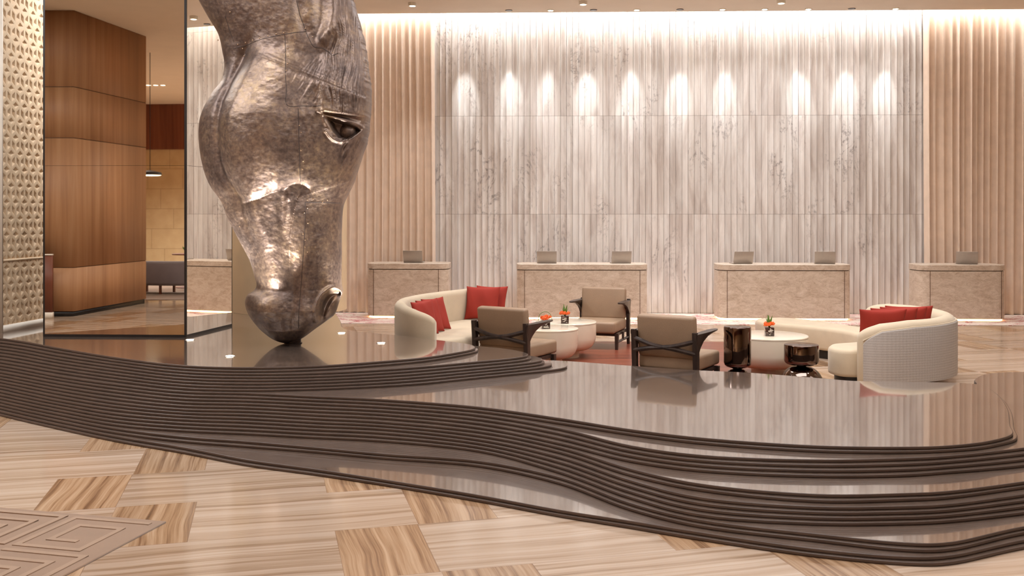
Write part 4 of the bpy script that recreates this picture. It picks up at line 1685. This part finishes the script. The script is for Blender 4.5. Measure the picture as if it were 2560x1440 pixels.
def pillow(name_label, loc, rot, w_=0.46, h_=0.46, t_=0.13, group='red cushions'):
    n = 18
    vs, fs = [], []
    for sgn in (1, -1):
        for j in range(n + 1):
            for i in range(n + 1):
                u, v = -1 + 2 * i / n, -1 + 2 * j / n
                pin = 1 - 0.075 * (1 - v * v) * abs(u) ** 3
                pin2 = 1 - 0.075 * (1 - u * u) * abs(v) ** 3
                zt = t_ / 2 * ((1 - abs(u) ** 2.4) * (1 - abs(v) ** 2.4)) ** 0.55 + 0.006
                wr = 0.004 * math.sin(7 * u + 3 * v + loc[0] * 9) * (1 - u * u)
                vs.append((w_ / 2 * u * pin, sgn * (zt + wr * sgn), h_ / 2 * v * pin2 + h_ / 2))
    m = (n + 1) ** 2
    for s_ in range(2):
        for j in range(n):
            for i in range(n):
                a = s_ * m + j * (n + 1) + i
                q = (a, a + 1, a + n + 2, a + n + 1)
                fs.append(q[::-1] if s_ == 0 else q)
    ring = [i for i in range(n + 1)] + [(n + 1) * j + n for j in range(1, n + 1)] + [(n + 1) * n + i for i in range(n - 1, -1, -1)] + [(n + 1) * j for j in range(n - 1, 0, -1)]
    for a, b in zip(ring, ring[1:] + ring[:1]):
        fs.append((a, b, m + b, m + a))
    o = mesh('cushion', vs, fs, 'red_fabric', None, True, 70)
    o.location = loc
    o.rotation_euler = rot
    tag(o, name_label, 'cushion', group)
    return o


def left_sofa():
    root = thing('curved_sofa', 'cream curved sofa with wrap around arm, holding two groups of red cushions on the left', 'sofa', (-0.9, 14.2, 0))
    L = lambda pts: [(x * 0.957 + 0.9, y * 0.957 - 14.2) for x, y in pts]
    path = [(-0.96, 12.30), (-1.24, 12.38), (-1.43, 12.7), (-1.47, 13.2), (-1.33, 13.8), (-1.03, 14.4), (-0.66, 14.95), (-0.33, 15.3), (-0.12, 15.5)]
    sweep_back('backrest', L(path), 'cream_fabric', root, 0.15, 0.10, [0.76, 0.84, 0.89, 0.90, 0.90, 0.90, 0.90, 0.89, 0.82])
    seat = [(-0.84, 12.34), (-0.60, 12.55), (-0.44, 13.0), (-0.36, 13.5), (-0.20, 14.1), (0.03, 14.7), (0.20, 15.1), (0.05, 15.35), (-0.18, 15.4), (-0.40, 15.18), (-0.70, 14.8), (-1.05, 14.25), (-1.32, 13.7), (-1.42, 13.15), (-1.38, 12.75), (-1.2, 12.42)]
    sp = [(q.x, q.y) for q in spline([(a, b, 0) for a, b in L(seat)], 5, True)]
    slab('seat', sp, [(0.20, 0.02), (0.21, 0.004), (0.24, 0.0), (0.42, 0.0), (0.45, 0.01), (0.47, 0.035), (0.476, 0.07)], 'cream_fabric', root, 60)
    slab('plinth_base', sp, [(0.0, 0.05), (0.19, 0.03), (0.20, 0.03)], 'cream_fabric', root, 40)
    return root


left_sofa()


def right_sofa():
    root = thing('curved_sofa', 'large curved sofa with pale woven back and long bench seat, right of the side tables', 'sofa', (4.6, 12.2, 0), 0)
    L = lambda pts: [(x - 4.6, y - 12.2) for x, y in pts]
    path = [(3.93, 11.15), (4.15, 11.05), (4.50, 11.10), (4.90, 11.30), (5.22, 11.68), (5.30, 12.2), (5.20, 12.65), (5.0, 13.0), (4.78, 13.2)]
    def shift(pts, d):
        out = []
        for i, p in enumerate(pts):
            a, b = pts[max(i - 1, 0)], pts[min(i + 1, len(pts) - 1)]
            t = Vector((b[0] - a[0], b[1] - a[1])).normalized()
            out.append((p[0] - t.y * d, p[1] + t.x * d))
        return out
    sweep_back('backrest', L(shift(path, 0.03)), 'cream_fabric', root, 0.19, 0.09, [0.66, 0.75, 0.785, 0.79, 0.80, 0.81, 0.81, 0.80, 0.76])
    outer = shift([(3.99, 11.12)] + path[1:], -0.068)
    sweep_back('woven_back_panel', L(outer), 'quilt', root, 0.035, 0.09, [0.56, 0.675, 0.715, 0.725, 0.735, 0.745, 0.745, 0.74, 0.70])
    bm = bmesh.new()
    sp_ = spline([(a, b, 0) for a, b in L(outer)], 10)
    tops_ = np.interp(np.linspace(0, 1, len(sp_)), np.linspace(0, 1, 9), [0.56, 0.675, 0.715, 0.725, 0.735, 0.745, 0.745, 0.74, 0.70])
    tube(bm, [Vector((p.x, p.y, float(z_))) for p, z_ in zip(sp_, tops_)], 0.009, 6)
    from_bm('piping', bm, 'cream_fabric', root)
    seat = [(3.72, 11.5), (3.80, 11.25), (4.10, 11.2), (4.5, 11.2), (4.85, 11.4), (5.12, 11.75), (5.2, 12.2), (5.12, 12.7), (4.95, 13.2), (4.7, 13.8), (4.35, 14.5), (4.0, 14.75), (3.65, 14.6), (3.58, 14.25), (3.75, 13.95), (4.15, 13.55), (4.42, 13.1), (4.5, 12.6), (4.42, 12.2), (4.15, 11.95), (3.85, 11.8)]
    sp = [(q.x, q.y) for q in spline([(a, b, 0) for a, b in L(seat)], 5, True)]
    slab('seat', sp, [(0.12, 0.02), (0.13, 0.004), (0.16, 0.0), (0.38, 0.0), (0.41, 0.01), (0.43, 0.035), (0.436, 0.07)], 'cream_fabric', root, 60)
    slab('toe_kick', sp, [(0.0, 0.07), (0.12, 0.07)], 'black_trim', root, 40)


right_sofa()

# cushions: left group of three leaning on the wrapped arm, two at the far end, four on the right sofa
for i, (px, y, rz, tilt, lab) in enumerate([
        (1071, 12.20, 62, -14, 'plain red cushion leaning on the left sofa arm, nearest of its three'),
        (1085, 12.45, 60, -16, 'plain red cushion in the middle of the three at the left sofa arm'),
        (1101, 12.70, 58, -18, 'plain red cushion farthest from the arm of the three on the left sofa')]):
    pillow(lab, (at(px, y), y, 0.478), (R(tilt), 0, R(rz)), 0.47, 0.44, 0.085, 'red cushions on the left sofa')
for i, (px, y, rz, lab) in enumerate([
        (1203, 14.0, -14, 'square red cushion in front at the far end of the left sofa'),
        (1222, 14.13, -24, 'square red cushion tucked behind another at the far end of the left sofa')]):
    pillow(lab, (at(px, y), y, 0.478), (R(-14), 0, R(rz)), 0.50, 0.48, 0.12, 'red cushions on the left sofa')
for i, (x, y, rz, lab) in enumerate([
        (at(2202, 11.55), 11.55, 4, 'dark red cushion nearest the camera behind the right sofa back'),
        (at(2230, 11.69), 11.69, 2, 'dark red cushion second from the camera on the right sofa'),
        (at(2254, 11.83), 11.83, 0, 'dark red cushion third from the camera on the right sofa'),
        (at(2268, 11.97), 11.97, -3, 'dark red cushion farthest from the camera on the right sofa')]):
    pillow(lab, (x, y, 0.44), (R(8), 0, R(rz)), 0.57, 0.44, 0.11, 'red cushions on the right sofa')
